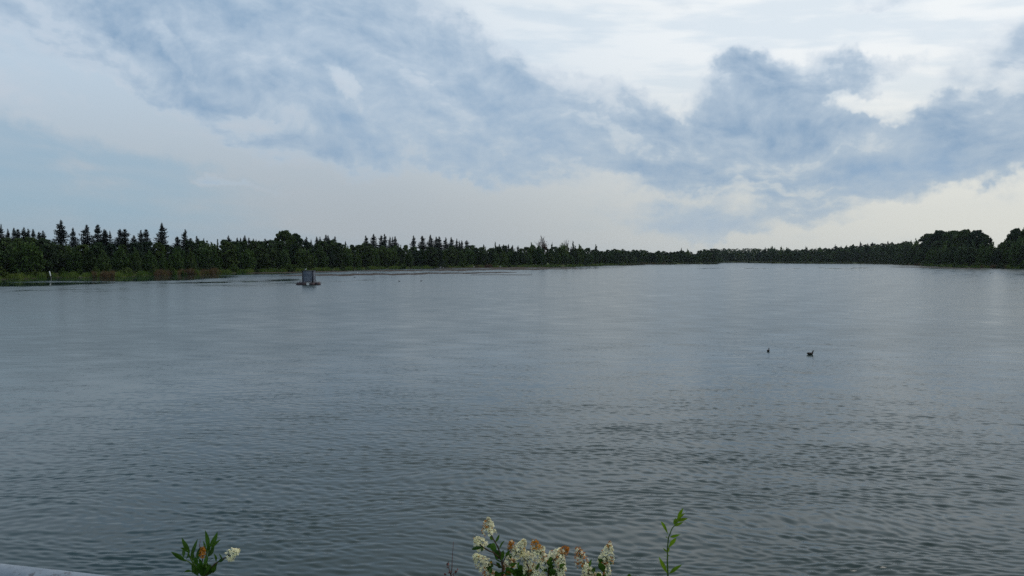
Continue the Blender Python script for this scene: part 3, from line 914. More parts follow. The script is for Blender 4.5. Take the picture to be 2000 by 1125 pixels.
ZONES = [(-999, 110, 'at the far left edge'), (110, 330, 'under the tallest spruces'), (330, 530, 'left of the round-topped tree'),
         (530, 700, 'behind the floating box'), (700, 930, 'below the middle spruce clumps'), (930, 1210, 'below the half-dead tree'),
         (1210, 1765, 'along the far shore'), (1765, 9999, 'by the right-hand grove')]
def zone(px):
    for a, b, n in ZONES:
        if a <= px < b:
            return n
CNT = {}
def nth(key):
    CNT[key] = CNT.get(key, -1) + 1
    return ORD[CNT[key]]
def rows(px0, px1, step_m, min_px):
    px = px0
    while px < px1:
        yield px
        px += max(min_px, step_m * FPX / shore_Y(px)) * random.uniform(0.75, 1.25)
for px in rows(-110, 1215, 3.9, 6.0):          # back row
    jit = random.uniform(-1.5, 5.5)
    pr = random.choice([OAK[0], OAK[1], SLIM[1], OAK[0], BUSHY[3]])
    plant_tree('broadleaf_tree', pr, px, float(np.interp(px, SKYTOP[:, 0], SKYTOP[:, 1])) + jit, back_of(px, random.uniform(23, 33)), f"dark broadleaf tree, {nth('b' + zone(px))} from left in the back row {zone(px)}", 'tree', 'back row trees ' + zone(px), random.uniform(0.75, 1.05))
for px in rows(-110, 1215, 4.6, 7.5):          # front row
    jit = random.uniform(-3, 6)
    pr = random.choice(BUSHY + OAK)
    plant_tree('broadleaf_tree', pr, px, float(np.interp(px, FRONTTOP[:, 0], FRONTTOP[:, 1])) + jit, back_of(px, random.uniform(11, 20)), f"mid green leafy tree, {nth('f' + zone(px))} from left in the front row {zone(px)}", 'tree', 'front row trees ' + zone(px), random.uniform(0.8, 1.15))
for px in rows(1740, 2110, 6.5, 9):
    pr = random.choice(BUSHY + OAK)
    plant_tree('broadleaf_tree', pr, px, float(np.interp(px, SKYTOP[:, 0], SKYTOP[:, 1])) + random.uniform(0, 6), back_of(px, random.uniform(28, 40)), f"dark broadleaf tree, {nth('b' + zone(max(px, 1766)))} from left in the back row {zone(max(px, 1766))}", 'tree', 'back row trees ' + zone(max(px, 1766)), random.uniform(0.9, 1.2))
for px in rows(1770, 2110, 6.0, 9):
    pr = random.choice(BUSHY + OAK)
    plant_tree('broadleaf_tree', pr, px, float(np.interp(px, FRONTTOP[:, 0], FRONTTOP[:, 1])) + random.uniform(-3, 5), back_of(px, random.uniform(12, 22)), f"mid green leafy tree, {nth('f' + zone(px))} from left in the front row {zone(px)}", 'tree', 'front row trees ' + zone(px), random.uniform(0.9, 1.25))
# shrubs on the bank
SHRUB_PX = list(rows(-60, 1190, 4.6, 11)) + list(rows(1760, 2060, 8, 14))
for px in SHRUB_PX:
    Y = back_of(px, random.uniform(1.5, 10))
    plant_tree('shore_shrub', random.choice(SHRUBS), px, None, Y, f"green shrub, {nth('s' + zone(max(px, 1766) if px > 1300 else px))} from left on the bank {zone(max(px, 1766) if px > 1300 else px)}", 'shrub', 'bank shrubs ' + zone(max(px, 1766) if px > 1300 else px), random.uniform(0.8, 1.4), random.uniform(1.8, 4.0) * (1.0 if px < 1300 else 1.5))

# far wood: a mass of crowns nobody could count
def far_wood():
    g = np.random.default_rng(77)
    V, Q, nb = [], [], 0
    for row, (d0, d1, n) in enumerate([(10, 24, 170), (28, 60, 170)]):
        for px in np.linspace(1195, 1775, n):
            px = px + g.uniform(-2, 2)
            Y = back_of(px, g.uniform(d0, d1))
            top = float(np.interp(px, SKYTOP[:, 0], SKYTOP[:, 1])) + (g.uniform(-2.6, 3.2) if row else g.uniform(2.5, 10))
            p = at_depth(px, top, Y)
            gz = float(land_height(np.array(p[0]), np.array(p[1])))
            H = max(4.0, p[2] - gz); W = H * g.uniform(0.26, 0.55)
            m = 300
            u = g.uniform(0, 1, m) ** 0.8
            env = np.sqrt(np.clip(1 - u ** g.uniform(1.6, 3.0), 0, 1))
            a = g.uniform(0, 6.283, m); rr = W * env * np.sqrt(g.uniform(0.2, 1, m)) * (1 + 0.25 * np.sin(3 * a + px) + 0.2 * np.sin(u * 19 + px * 3))
            c = np.stack([p[0] + rr * np.cos(a), p[1] + rr * np.sin(a), gz + 0.3 + (H - 0.5) * u], 1)
            v, q = leaf_quads(g, c, 1.25, 0.3)
            V.append(v); Q.append(q + nb); nb += len(v)
    m = mat_mottled('far_leaves', (0.016, 0.032, 0.016), (0.050, 0.076, 0.024), 0.06, detail=3.0, rough=0.8, spec=0.05)
    o = link('far_wood', mesh_np('far_wood', np.vstack(V), [np.vstack(Q)], m))
    tag(o, 'low dark green woods along the far shore', 'woods', kind='stuff')
far_wood()

# ------------------------------------------------------------------ reeds and tall grass along the waterline
def reeds(name, label, spans, n, h0, h1, cols, seed):
    g = np.random.default_rng(seed)
    tot = sum(w for *_, w in spans)
    V = []
    for (a, b, d0, d1, w) in spans:
        k = int(n * w / tot)
        px = g.uniform(a, b, k)
        patch = 0.5 + 0.5 * np.sin(px * 0.21 + seed) * np.sin(px * 0.083 + 1.3)
        px = px[patch > g.uniform(0.0, 0.75, k)]; k = len(px)
        patch = 0.5 + 0.5 * np.sin(px * 0.21 + seed) * np.sin(px * 0.083 + 1.3)
        d = g.uniform(d0, d1, k)
        az = np.arctan((px - 1000) / FPX)
        r = shore_r(az) + d * np.maximum(1, shore_r(az) / 600)
        X = r * np.sin(az); Y = r * np.cos(az)
        Z = land_height(X, Y)
        H = g.uniform(h0, h1, k) * (0.55 + 0.6 * patch)
        th = g.uniform(0, 6.283, k); wd = g.uniform(0.05, 0.13, k) * np.maximum(1.0, r / 300)
        lean = g.normal(0, 0.22, (k, 2)) * H[:, None]
        base = np.stack([X, Y, Z - 0.1], 1)
        off = np.stack([np.cos(th) * wd, np.sin(th) * wd, np.zeros(k)], 1)
        tip = base + np.stack([lean[:, 0], lean[:, 1], H], 1)
        V.append(np.stack([base - off, base + off, tip], 1).reshape(-1, 3))
    V = np.vstack(V)
    m = mat_mottled(name + '_blades', cols[0], cols[1], 0.13, detail=3.0, rough=0.8, spec=0.08)
    o = link(name, mesh_np(name, V, [np.arange(len(V)).reshape(-1, 3)], m))
    tag(o, label, 'reeds', kind='stuff')
reeds('green_reeds', 'bright green reeds and tall grass along the waterline', [(-120, 330, -0.6, 11, 3.0), (330, 700, -0.6, 8, 3.0), (700, 1220, -0.5, 7, 4.0), (1790, 1850, -0.6, 10, 0.8), (1840, 2100, -0.6, 22, 5.0)], 60000, 0.7, 1.9, ((0.050, 0.092, 0.016), (0.115, 0.150, 0.028)), 3)
reeds('dry_reeds', 'reddish brown dry reeds standing at the left waterline', [(182, 222, -0.8, 2.5, 1.4), (300, 432, -0.8, 4, 3.0), (925, 962, -0.6, 3, 0.6), (1250, 1300, -0.5, 2, 0.5), (1915, 1975, -0.8, 4, 0.9), (1770, 1800, -.5, 3, .5)], 9000, 1.2, 2.5, ((0.075, 0.040, 0.024), (0.14, 0.095, 0.045)), 5)
reeds('sedge_fringe', 'dark sedge fringe along the far shore', [(1215, 1402, -0.4, 3, 2.0), (1402, 1780, -0.4, 3, 3.0)], 9000, 1.2, 2.6, ((0.050, 0.060, 0.022), (0.10, 0.105, 0.045)), 6)

# ================================================================== OBJECTS ON THE LAKE
M_SHEET = mat_mottled('blue_grey_sheet', (0.13, 0.15, 0.19), (0.20, 0.22, 0.26), 1.2, rough=0.55, spec=0.3)
M_DARKSTEEL = mat_mottled('dark_frame', (0.018, 0.018, 0.026), (0.035, 0.032, 0.045), 2.0, rough=0.6, spec=0.3)
M_FLOAT = mat_mottled('dark_float', (0.020, 0.014, 0.016), (0.060, 0.030, 0.030), 1.6, rough=0.6, spec=0.35)
M_PALE = mat_mottled('pale_timber', (0.24, 0.22, 0.22), (0.36, 0.33, 0.33), 2.0, rough=0.8)
M_WHITE = mat_mottled('weathered_white', (0.60, 0.60, 0.56), (0.78, 0.78, 0.75), 3.0, rough=0.7)

# floating box on drums
def floating_box():
    x0, y0, _ = on_level(603.5, 556.0)
    root = thing('floating_box', 'blue grey slatted box standing on a dark raft out on the lake', 'raft', (x0, y0, 0.0))
    W, D, z0, z1 = 2.55, 2.2, 0.72, 3.15
    # four posts
    for sx_ in (-1, 1):
        for sy_ in (-1, 1):
            mb = MB(); mb.box((sx_ * (W / 2 - 0.13), sy_ * (D / 2 - 0.10), (z0 + z1) / 2 - 0.1), (0.26, 0.20, z1 - z0 + 0.2))
            mb.build('corner_post', M_DARKSTEEL, root)
    # slats on the four sides
    n = 9
    h = (z1 - z0) / n
    for i in range(n):
        zc = z0 + (i + 0.5) * h
        for sgn in (-1, 1):
            mb = MB(); mb.box((0, sgn * (D / 2 - 0.045), zc), (W - 0.52, 0.05, h - 0.03 - 0.01 * (i % 3)))
            mb.build('slat', M_SHEET, root)
            mb = MB(); mb.box((sgn * (W / 2 - 0.045), 0, zc), (0.05, D - 0.40, h - 0.03 - 0.01 * (i % 2)))
            mb.build('slat', M_SHEET, root)
    mb = MB(); mb.box((0, 0, z1 + 0.06), (W + 0.10, D + 0.10, 0.11)); mb.build('roof', M_DARKSTEEL, root)
    mb = MB(); mb.box((0, 0, z0 + 0.03), (W - 0.54, D - 0.42, 0.05)); mb.build('floor_panel', M_DARKSTEEL, root)
    # raft frame
    for yy in (-0.95, 0.95):
        mb = MB(); mb.box((0.05, yy, 0.60), (5.0, 0.16, 0.14)); mb.build('raft_beam', M_PALE, root)
    for xx in (-2.1, -0.85, 0.95, 2.2):
        mb = MB(); mb.box((xx, 0, 0.475), (0.14, 2.3, 0.11)); mb.build('cross_beam', M_PALE, root)
    # floats: rounded drums half under water
    for k, (xx, yy, s) in enumerate([(-2.1, -0.9, 1.0), (-0.95, -1.05, 0.95), (1.0, -1.05, 1.05), (2.25, -0.85, 1.05), (-1.6, 1.0, 1.0), (1.7, 1.0, 1.0)]):
        mb = MB()
        prof = [(-0.62, 0.05), (-0.60, 0.26), (-0.50, 0.40), (-0.22, 0.44), (-0.20, 0.47), (-0.14, 0.47), (-0.12, 0.44), (0.12, 0.44), (0.14, 0.47), (0.20, 0.47), (0.22, 0.44), (0.50, 0.40), (0.60, 0.26), (0.62, 0.05)]
        mb.tube([(p * s, 0, 0) for p, _ in prof], [r * s for _, r in prof], 14)
        o = mb.build('float', M_FLOAT, root, True, (xx, yy, 0.06))
        mb = MB(); mb.tube([(-0.16 * s, -0.30, 0.36), (-0.16 * s, 0.0, 0.50), (-0.16 * s, 0.30, 0.36)], 0.035, 6); mb.build('strap', M_PALE, o)
    # braces
    for xa, xb in ((W / 2 + 0.02, 2.0), (-W / 2 - 0.02, -2.0)):
        mb = MB(); mb.tube([(xa, -0.9, 1.65 if xa > 0 else 1.1), (xb, -0.95, 0.66)], 0.035, 6); mb.build('brace', M_DARKSTEEL, root)
    return root
floating_box()

# ------------------------------------------------------------------ birds
M_DUCK = mat_mottled('duck_brown', (0.024, 0.018, 0.015), (0.075, 0.052, 0.038), 14.0, rough=0.7)
M_GULLW = mat_mottled('gull_white', (0.70, 0.70, 0.70), (0.80, 0.80, 0.78), 8.0, rough=0.7)
M_GULLG = mat_mottled('gull_grey', (0.28, 0.30, 0.33), (0.36, 0.38, 0.41), 8.0, rough=0.7)
M_BILL = mat_mottled('bill', (0.10, 0.08, 0.03), (0.14, 0.11, 0.05), 20.0, rough=0.5)
def bird(name, label, pos, face, mat, scale=1.0, wing_mat=None, standing=False, group=None):
    root = thing(name, label, 'bird', pos, group)
    root.rotation_euler = (0, 0, face)
    root.scale = (scale,) * 3
    lift = 0.16 if standing else 0.0
    # tail -> back -> chest -> neck -> head, one continuous surface
    ring = [(-0.30, 0.10, 0.015, 0.010), (-0.25, 0.095, 0.045, 0.022), (-0.17, 0.07, 0.085, 0.060), (-0.06, 0.06, 0.112, 0.090), (0.06, 0.06, 0.110, 0.095),
            (0.14, 0.085, 0.085, 0.080), (0.185, 0.135, 0.055, 0.055), (0.200, 0.20, 0.038, 0.040), (0.212, 0.245, 0.043, 0.044), (0.235, 0.275, 0.046, 0.044), (0.268, 0.278, 0.036, 0.032), (0.288, 0.268, 0.014, 0.012)]
    mb = MB()
    mb.tube([(a, 0, b + lift) for a, b, _, _ in ring], [(c, d) for _, _, c, d in ring], 12)
    mb.build('body', mat, root, True)
    mb = MB()
    mb.tube([(0.278, 0, 0.268 + lift), (0.31, 0, 0.262 + lift), (0.335, 0, 0.254 + lift)], [(0.016, 0.014), (0.016, 0.010), (0.012, 0.004)], 8)
    mb.build('bill', M_BILL, root, True)
    for s in (-1, 1):
        mb = MB()
        mb.tube([(0.10, s * 0.095, 0.10 + lift), (0.0, s * 0.112, 0.10 + lift), (-0.12, s * 0.095, 0.105 + lift), (-0.26, s * 0.045, 0.125 + lift)],
                [(0.012, 0.03), (0.020, 0.055), (0.018, 0.045), (0.006, 0.012)], 8)
        mb.build('wing', wing_mat or mat, root, True)
        if standing:
            mb = MB()
            mb.tube([(0.01, s * 0.035, lift - 0.01), (0.0, s * 0.035, 0.08), (0.01, s * 0.035, 0.0)], 0.007, 5)
            mb.tube([(-0.01, s * 0.035, 0.006), (0.06, s * 0.035, 0.004)], 0.010, 5)
            mb.build('leg', M_BILL, root)
    return root
bird('duck', 'dark duck in side view, the larger and nearer of the two ducks', on_level(1582.5, 692.5), 0.15, M_DUCK, 0.84, group='ducks on the open water')
bird('duck', 'smaller dark duck with raised head, left of the other duck', on_level(1500.5, 686.0), 1.0, M_DUCK, 0.66, group='ducks on the open water')
bird('duck', 'tiny dark duck floating right of the white gull, near the mud bar', on_level(692.5, 542.0), 0.4, M_DUCK, 1.0, group='far ducks')
bird('duck', 'tiny dark duck, left one of two alone on the far water', on_level(780, 549.8), 3.0, M_DUCK, 1.0, group='far ducks')
bird('duck', 'tiny dark duck, right one of two alone on the far water', on_level(822.5, 549.2), 0.3, M_DUCK, 0.95, group='far ducks')
bird('duck', 'tiny dark duck out from the right bank', on_level(1934, 534.2), 0.0, M_DUCK, 1.05, group='far ducks')
def on_mud(px, py, z): return on_level(px, py, z)
bird('gull', 'white gull standing on the mud bar right of the floating box', on_mud(699.5, 536.6, 0.10), 2.7, M_GULLW, 1.9, M_GULLG, True, 'gulls on the mud')
bird('gull', 'white gull, rightmost on the mud margin below the half-dead tree', on_mud(977, 522.4, 0.10), 0.4, M_GULLW, 2.0, M_GULLG, True, 'gulls on the mud')
bird('gull', 'small white gull, middle one of the mud margin', on_mud(926, 522.6, 0.10), 3.4, M_GULLW, 1.7, M_GULLG, True, 'gulls on the mud')
bird('gull', 'pale gull, leftmost on the mud margin', on_mud(860, 523.4, 0.08), 0.2, M_GULLW, 1.9, M_GULLG, True, 'gulls on the mud')
bird('gull', 'pale gull beside the leftmost one on the mud margin', on_mud(866, 523.6, 0.08), 2.9, M_GULLW, 1.5, M_GULLG, True, 'gulls on the mud')
_bx, _by, _ = on_level(603.5, 556.0)
bird('gull', 'white gull perched on the roof of the floating box', (_bx - 0.65, _by - 0.4, 3.265), 1.2, M_GULLW, 1.0, M_GULLG, True)

# white leaning stake in the shallows
def stake():
    p = on_level(99.5, 546.5)
    root = thing('marker_stake', 'white leaning stake in the still water by the left bank', 'stake', p)
    mb = MB(); mb.tube([(0.08, 0, -0.6), (0.10, 0, 0.05), (0.02, 0, 0.75), (-0.10, 0, 1.15)], [0.05, 0.05, 0.055, 0.06], 8); mb.build('pole', M_PALE, root, True)
    mb = MB(); mb.tube([(-0.06, 0, 1.0), (-0.14, 0, 1.3), (-0.36, 0, 2.35), (-0.38, 0, 2.42)], [0.10, 0.14, 0.13, 0.06], 10); mb.build('white_sleeve', M_WHITE, root, True)
stake()

# ================================================================== FOREGROUND
# ------------------------------------------------------------------ pipe rail at the viewer's feet
M_GALV, gt2, gp2 = mat_base('galvanised_pipe', (0.42, 0.46, 0.52), 0.48, 0.5, 0.35)
_tc = gt2.new('ShaderNodeTexCoord')
_na = gt2.noise(_tc.outputs['Object'], 14.0, 4.0, 0.6, dim='3D')
_nb = gt2.noise(_tc.outputs['Object'], 70.0, 3.0, 0.7, dim='3D')
_nc = gt2.noise(_tc.outputs['Object'], 5.0, 5.0, 0.65, dim='3D')
_spot = gt2.math('MULTIPLY', gt2.maprange(_nb.outputs['Fac'], 0.56, 0.66), gt2.maprange(_nc.outputs['Fac'], 0.46, 0.58))
gt2.put(gp2.inputs['Base Color'], gt2.mix(_spot, gt2.mix(gt2.maprange(_na.outputs['Fac'], 0.35, 0.7), (0.19, 0.22, 0.25), (0.29, 0.32, 0.35)), (0.13, 0.13, 0.14)))
gt2.put(gp2.inputs['Roughness'], gt2.maprange(_na.outputs['Fac'], 0.3, 0.7, 0.38, 0.62, typ='LINEAR'))
def rail():
    rr = 0.030
    A = np.array(at_depth(0, 1109, 1.600)); B = np.array(at_depth(210, 1134, 1.538))
    A[2] = B[2] = (A[2] + B[2]) / 2
    d = (B - A) / np.linalg.norm(B - A)
    down = np.array((0, 0.35, -0.94)) * rr              # from the visible edge to the pipe's axis
    P0 = A + down - d * 3.4; P1 = A + down + d * 2.6
    root = thing('pipe_railing', 'galvanised blue grey pipe railing crossing the lower left corner', 'railing', (float(P0[0]), float(P0[1]), 4.35))
    o = np.array(root.location)
    mb = MB(); mb.tube([P0 - o, P0 * 0.5 + P1 * 0.5 - o, P1 - o], rr, 24); mb.build('top_rail', M_GALV, root, True)
    q0, q1 = P0 - o, P1 - o
    q0 = q0 - np.array((0, 0, 0.48)); q1 = q1 - np.array((0, 0, 0.48))
    mb = MB(); mb.tube([q0, q1], 0.022, 16); mb.build('lower_rail', M_GALV, root, True)
    for f in (0.03, 0.36, 0.69, 0.98):
        p = P0 + (P1 - P0) * f - o
        mb = MB(); mb.tube([(p[0], p[1], -0.15), (p[0], p[1], p[2] - 0.022)], 0.026, 16); mb.build('post', M_GALV, root, True)
rail()

# ------------------------------------------------------------------ plants
def mat_leaf(name, c1, c2, transl=0.3):
    m = mat_foliage(name, [c1, c2], transl, 18.0, 0.5, 0.18)
    return m
M_PRIVET = mat_leaf('privet_leaf', (0.030, 0.080, 0.010), (0.060, 0.125, 0.016), 0.38)
M_SHOOT = mat_leaf('young_leaf', (0.11, 0.20, 0.010), (0.16, 0.25, 0.014), 0.45)
M_STEM = mat_mottled('woody_stem', (0.050, 0.030, 0.022), (0.090, 0.060, 0.035), 30.0)
M_GSTEM = mat_mottled('green_stem', (0.055, 0.100, 0.018), (0.080, 0.120, 0.025), 30.0)
M_PETAL = mat_foliage('cream_petals', [(0.88, 0.82, 0.54), (0.90, 0.87, 0.64)], 0.42, 40.0, 0.6, 0.2)
M_WILT = mat_foliage('wilted_petals', [(0.46, 0.16, 0.020), (0.55, 0.25, 0.03)], 0.35, 60.0, 0.7, 0.1)
M_REDWEED = mat_mottled('red_brown_weed', (0.10, 0.025, 0.022), (0.16, 0.05, 0.035), 40.0)

def leaf_mesh(base, tip, width, mat, fold=0.22, bend=0.12, seed=0, roll=0.0):
    """lance-shaped blade folded along its midrib"""
    g = np.random.default_rng(seed)
    base, tip = np.array(base), np.array(tip)
    ax = tip - base; L = np.linalg.norm(ax); ax = ax / L
    view = np.array((0, 1.0, 0.15)); view /= np.linalg.norm(view)
    side = np.cross(ax, view); side /= np.linalg.norm(side) + 1e-9
    nrm = np.cross(side, ax)
    side, nrm = side * math.cos(roll) + nrm * math.sin(roll), nrm * math.cos(roll) - side * math.sin(roll)
    prof = [(0.0, 0.06), (0.14, 0.50), (0.32, 0.92), (0.50, 1.0), (0.70, 0.76), (0.88, 0.36), (1.0, 0.02)]
    v, q = [], []
    b = bend * L
    for t, w in prof:
        c = base + ax * L * t + nrm * (b * 4 * t * (1 - t)) + side * (0.25 * b * math.sin(3 * t + seed))
        w = w * width / 2
        v += [c - side * w + nrm * fold * w, c - side * w * 0.45 + nrm * fold * w * 0.25, c, c + side * w * 0.45 + nrm * fold * w * 0.25, c + side * w + nrm * fold * w]
    for i in range(len(prof) - 1):
        for k in range(4):
            a = i * 5 + k
            q.append((a, a + 1, a + 6, a + 5))
    return mesh_np('leaf', v, [np.array(q)], mat, True)

class Plant:
    def __init__(self, name, label, cat, px_root, Y, group=None, stem_mat=None, leaf_mat=None, sprd=0.05):
        self.Y = Y
        p = at_depth(px_root, 1125, Y)
        gz = float(land_height(np.array(p[0]), np.array(p[1])))
        self.o = np.array((p[0], p[1], gz - 0.02))
        self.root = thing(name, label, cat, tuple(self.o), group)
        self.sm, self.lm = stem_mat or M_STEM, leaf_mat or M_PRIVET
        self.g = np.random.default_rng(int(px_root))
        self.sprd = sprd
        self.k = 0
    def P(self, px, py, dy=0.0):
        return np.array(at_depth(px, py, self.Y + dy)) - self.o
    def stem(self, pts, r0, r1, mat=None):
        """pts: (px, py[, dy])"""
        P = [self.P(*p) for p in pts]
        n = len(P)
        Q = []
        for i in range(n - 1):
            Q += [P[i] * (1 - t) + P[i + 1] * t for t in (0, 0.5)]
        Q.append(P[-1])
        for i in range(1, len(Q) - 1):
            Q[i] = Q[i] + self.g.normal(0, 0.0012, 3)
        mb = MB(); mb.tube(Q, list(np.linspace(r0, r1, len(Q))), 7)
        return mb.build('stem', mat or self.sm, self.root, True)
    def trunk(self, px, py, r, dy=0.0):
        """a stem from the root up to a point at the lower edge of the picture"""
        top = self.P(px, py, dy)
        mid = top * 0.5 + np.array((self.g.normal(0, 0.02), self.g.normal(0, 0.02), 0))
        mb = MB(); mb.tube([np.zeros(3), mid, top], [r * 1.5, r * 1.2, r], 7)
        mb.build('stem', self.sm, self.root, True)
    def leaf(self, b, t, w, mat=None, roll=None, bend=None):
        self.k += 1
        g = self.g
        d0 = g.normal(0, self.sprd * 0.3)
        me = leaf_mesh(self.P(b[0], b[1], d0), self.P(t[0], t[1], d0 + g.normal(0, 0.018)), w * self.Y / FPX, mat or self.lm, g.uniform(0.1, 0.4),
                       g.uniform(-0.10, 0.14) if bend is None else bend, self.k, g.uniform(-0.75, 0.75) if roll is None else roll)
        link('leaf', me, self.root)
    def panicle(self, cx, cy, w, h, ang, wilt=0.2, n=80, wilt_at='mix', dy=0.0):
        """cluster of four-petalled florets; w, h in px, ang = lean of its tip from straight up (deg, + right)"""
        g = self.g
        s = self.Y / FPX
        c = self.P(cx, cy, dy)
        a = R(ang)
        up = np.array((math.sin(a), -0.10, math.cos(a))); up /= np.linalg.norm(up)
        rt = np.cross(up, (0, 1.0, 0)); rt /= np.linalg.norm(rt)
        fw = np.cross(rt, up)
        W, H = w * s / 2, h * s
        pet = {0: ([], []), 1: ([], [])}
        stems = MB()
        stems.tube([c - up * H * 0.55, c, c + up * H * 0.42], [0.0016, 0.0012, 0.0006], 5)
        for i in range(int(n * 1.2)):
            t = g.uniform(0, 1) ** 0.9
            env = (0.35 + 0.65 * math.sin(math.pi * min(1, 0.30 + 0.62 * t)) ** 0.8) * (1 - 0.55 * t ** 2)
            th = g.uniform(0, 6.283)
            rad = W * env * g.uniform(0.60, 1.08)
            p = c + up * (t - 0.5) * H + (rt * math.cos(th) + fw * math.sin(th)) * rad
            nr = (rt * math.cos(th) + fw * math.sin(th)) * 0.9 + up * (0.25 + 0.8 * t) + g.normal(0, 0.25, 3)
            nr /= np.linalg.norm(nr)
            if wilt_at == 'top': isw = t > 1 - wilt
            elif wilt_at == 'bottom': isw = t < wilt
            else: isw = (math.sin(th * 1.0 + cx) * 0.5 + 0.5) * 0.5 + g.uniform(0, 1) * 0.5 < wilt
            if wilt_at == 'mix' and 0.3 < wilt < 0.9: isw = isw and g.random() < 0.8
            isw = bool(isw) ^ bool(g.random() < 0.06)
            V, F = pet[1 if isw else 0]
            q = np.cross(nr, g.normal(0, 1, 3)); q /= np.linalg.norm(q)
            r2 = np.cross(nr, q)
            L = (0.0040 if isw else 0.0050) * g.uniform(0.8, 1.25)
            cup = g.uniform(0.2, 0.8) if not isw else g.uniform(0.9, 1.6)
            for k in range(4):
                d = q * math.cos(k * 1.5708) + r2 * math.sin(k * 1.5708)
                e = np.cross(nr, d)
                b0 = len(V)
                V += [p, p + d * L * 0.55 + e * L * 0.34 + nr * L * cup * 0.35, p + d * L + nr * L * cup * 0.5, p + d * L * 0.55 - e * L * 0.34 + nr * L * cup * 0.35]
                F.append((b0, b0 + 1, b0 + 2, b0 + 3))
            # flower tube
            b0 = len(V)
            pb = p - nr * L * 0.9
            V += [p + q * L * 0.22, p - q * L * 0.22, pb, p + r2 * L * 0.22, p - r2 * L * 0.22, pb]
            F.append((b0, b0 + 1, b0 + 2, b0 + 2)); F.append((b0 + 3, b0 + 4, b0 + 5, b0 + 5))
            if i % 3 == 0:
                stems.tube([c + up * (t - 0.58) * H, pb], [0.0006, 0.0004], 4, False)
        def faces(F):
            F = np.array(F).reshape(-1, 4)
            tri = F[:, 2] == F[:, 3]
            return [F[~tri], F[tri][:, :3]]
        main = 0 if len(pet[0][0]) >= len(pet[1][0]) else 1
        o = link('flower_cluster', mesh_np('flower_cluster', np.array(pet[main][0]), faces(pet[main][1]), (M_PETAL, M_WILT)[main]), self.root)
        if len(pet[1 - main][0]):
            fl = link('wilted_florets' if main == 0 else 'fresh_florets', mesh_np('florets', np.array(pet[1 - main][0]), faces(pet[1 - main][1]), (M_WILT, M_PETAL)[main]), o)
            fl['kind'] = 'stuff'
        o['kind'] = 'stuff'
        stems.build('flower_stalk', M_GSTEM, o)

# flowering privet in the middle -------------------------------------------------
def z1(X, Y): return (850 + X / 5.0, 980 + Y / 5.0)
pv = Plant('flowering_shrub', 'cream-flowered shrub with orange wilted clusters at bottom centre', 'shrub', 1010, 2.65, 'flowering shrubs on the bank')
pv.trunk(*z1(655, 735), 0.0042); pv.trunk(*z1(1105, 735), 0.0038); pv.trunk(*z1(900, 740), 0.0034)
pv.stem([z1(655, 735), z1(658, 640), z1(648, 570)], 0.0038, 0.0030)
pv.stem([z1(648, 570), z1(560, 500), z1(490, 455), z1(440, 420)], 0.0028, 0.0016)
pv.stem([z1(655, 580), z1(622, 480), z1(580, 385), z1(545, 310), z1(528, 270)], 0.0028, 0.0014)
pv.stem([z1(650, 640), z1(560, 600), z1(505, 600), z1(460, 590)], 0.0018, 0.0012)
pv.stem([z1(660, 600), z1(700, 520), z1(745, 460)], 0.0018, 0.0012)
pv.stem([z1(900, 740), z1(915, 640), z1(850, 520), z1(820, 470)], 0.0026, 0.0014)
pv.stem([z1(1105, 735), z1(1108, 650), z1(1105, 600)], 0.0034, 0.0026)
pv.stem([z1(1105, 620), z1(1050, 540), z1(1000, 460)], 0.0020, 0.0012)
pv.stem([z1(1105, 640), z1(1170, 560), z1(1230, 510)], 0.0020, 0.0012)
for (X, Y, w, h, a, wl, n, at_) in [
        (520, 238, 27, 34, -4, 0.30, 110, 'mix'), (428, 398, 29, 27, -28, 0.06, 100, 'mix'), (440, 580, 30, 36, -42, 0.03, 120, 'mix'),
        (752, 432, 19, 22, -12, 0.95, 60, 'mix'), (825, 455, 28, 40, 32, 0.05, 140, 'mix'), (905, 555, 30, 42, -38, 0.05, 140, 'mix'),
        (985, 445, 27, 30, -14, 0.55, 100, 'top'), (1040, 475, 16, 18, 20, 0.1, 40, 'mix'), (1060, 560, 27, 32, -20, 0.10, 100, 'mix'),
        (1185, 520, 30, 30, 40, 0.15, 90, 'mix'), (1245, 505, 22, 32, 20, 0.75, 80, 'mix'), (1285, 482, 9, 14, 25, 1.0, 22, 'mix'), (1222, 620, 26, 44, 12, 0.04, 140, 'mix'), (1185, 705, 22, 22, 0, 0.02, 70, 'mix'),
        (720, 575, 22, 30, -10, 0.45, 80, 'mix'), (770, 600, 14, 20, 20, 0.5, 36, 'mix'), (692, 670, 20, 30, -8, 0.92, 90, 'mix'), (515, 690, 24, 30, -24, 0.75, 90, 'mix'),
        (960, 665, 28, 24, 10, 0.40, 80, 'mix'), (890, 690, 14, 26, -18, 0.05, 50, 'mix'), (1050, 722, 16, 14, 0, 0.05, 36, 'mix'), (940, 715, 20, 14, 0, 0.05, 40, 'mix'), (578, 715, 16, 16, 10, 0.2, 36, 'mix')]:
    pv.panicle(*z1(X, Y), w, h, a, wl, n, at_, dy=pv.g.normal(0, 0.02))
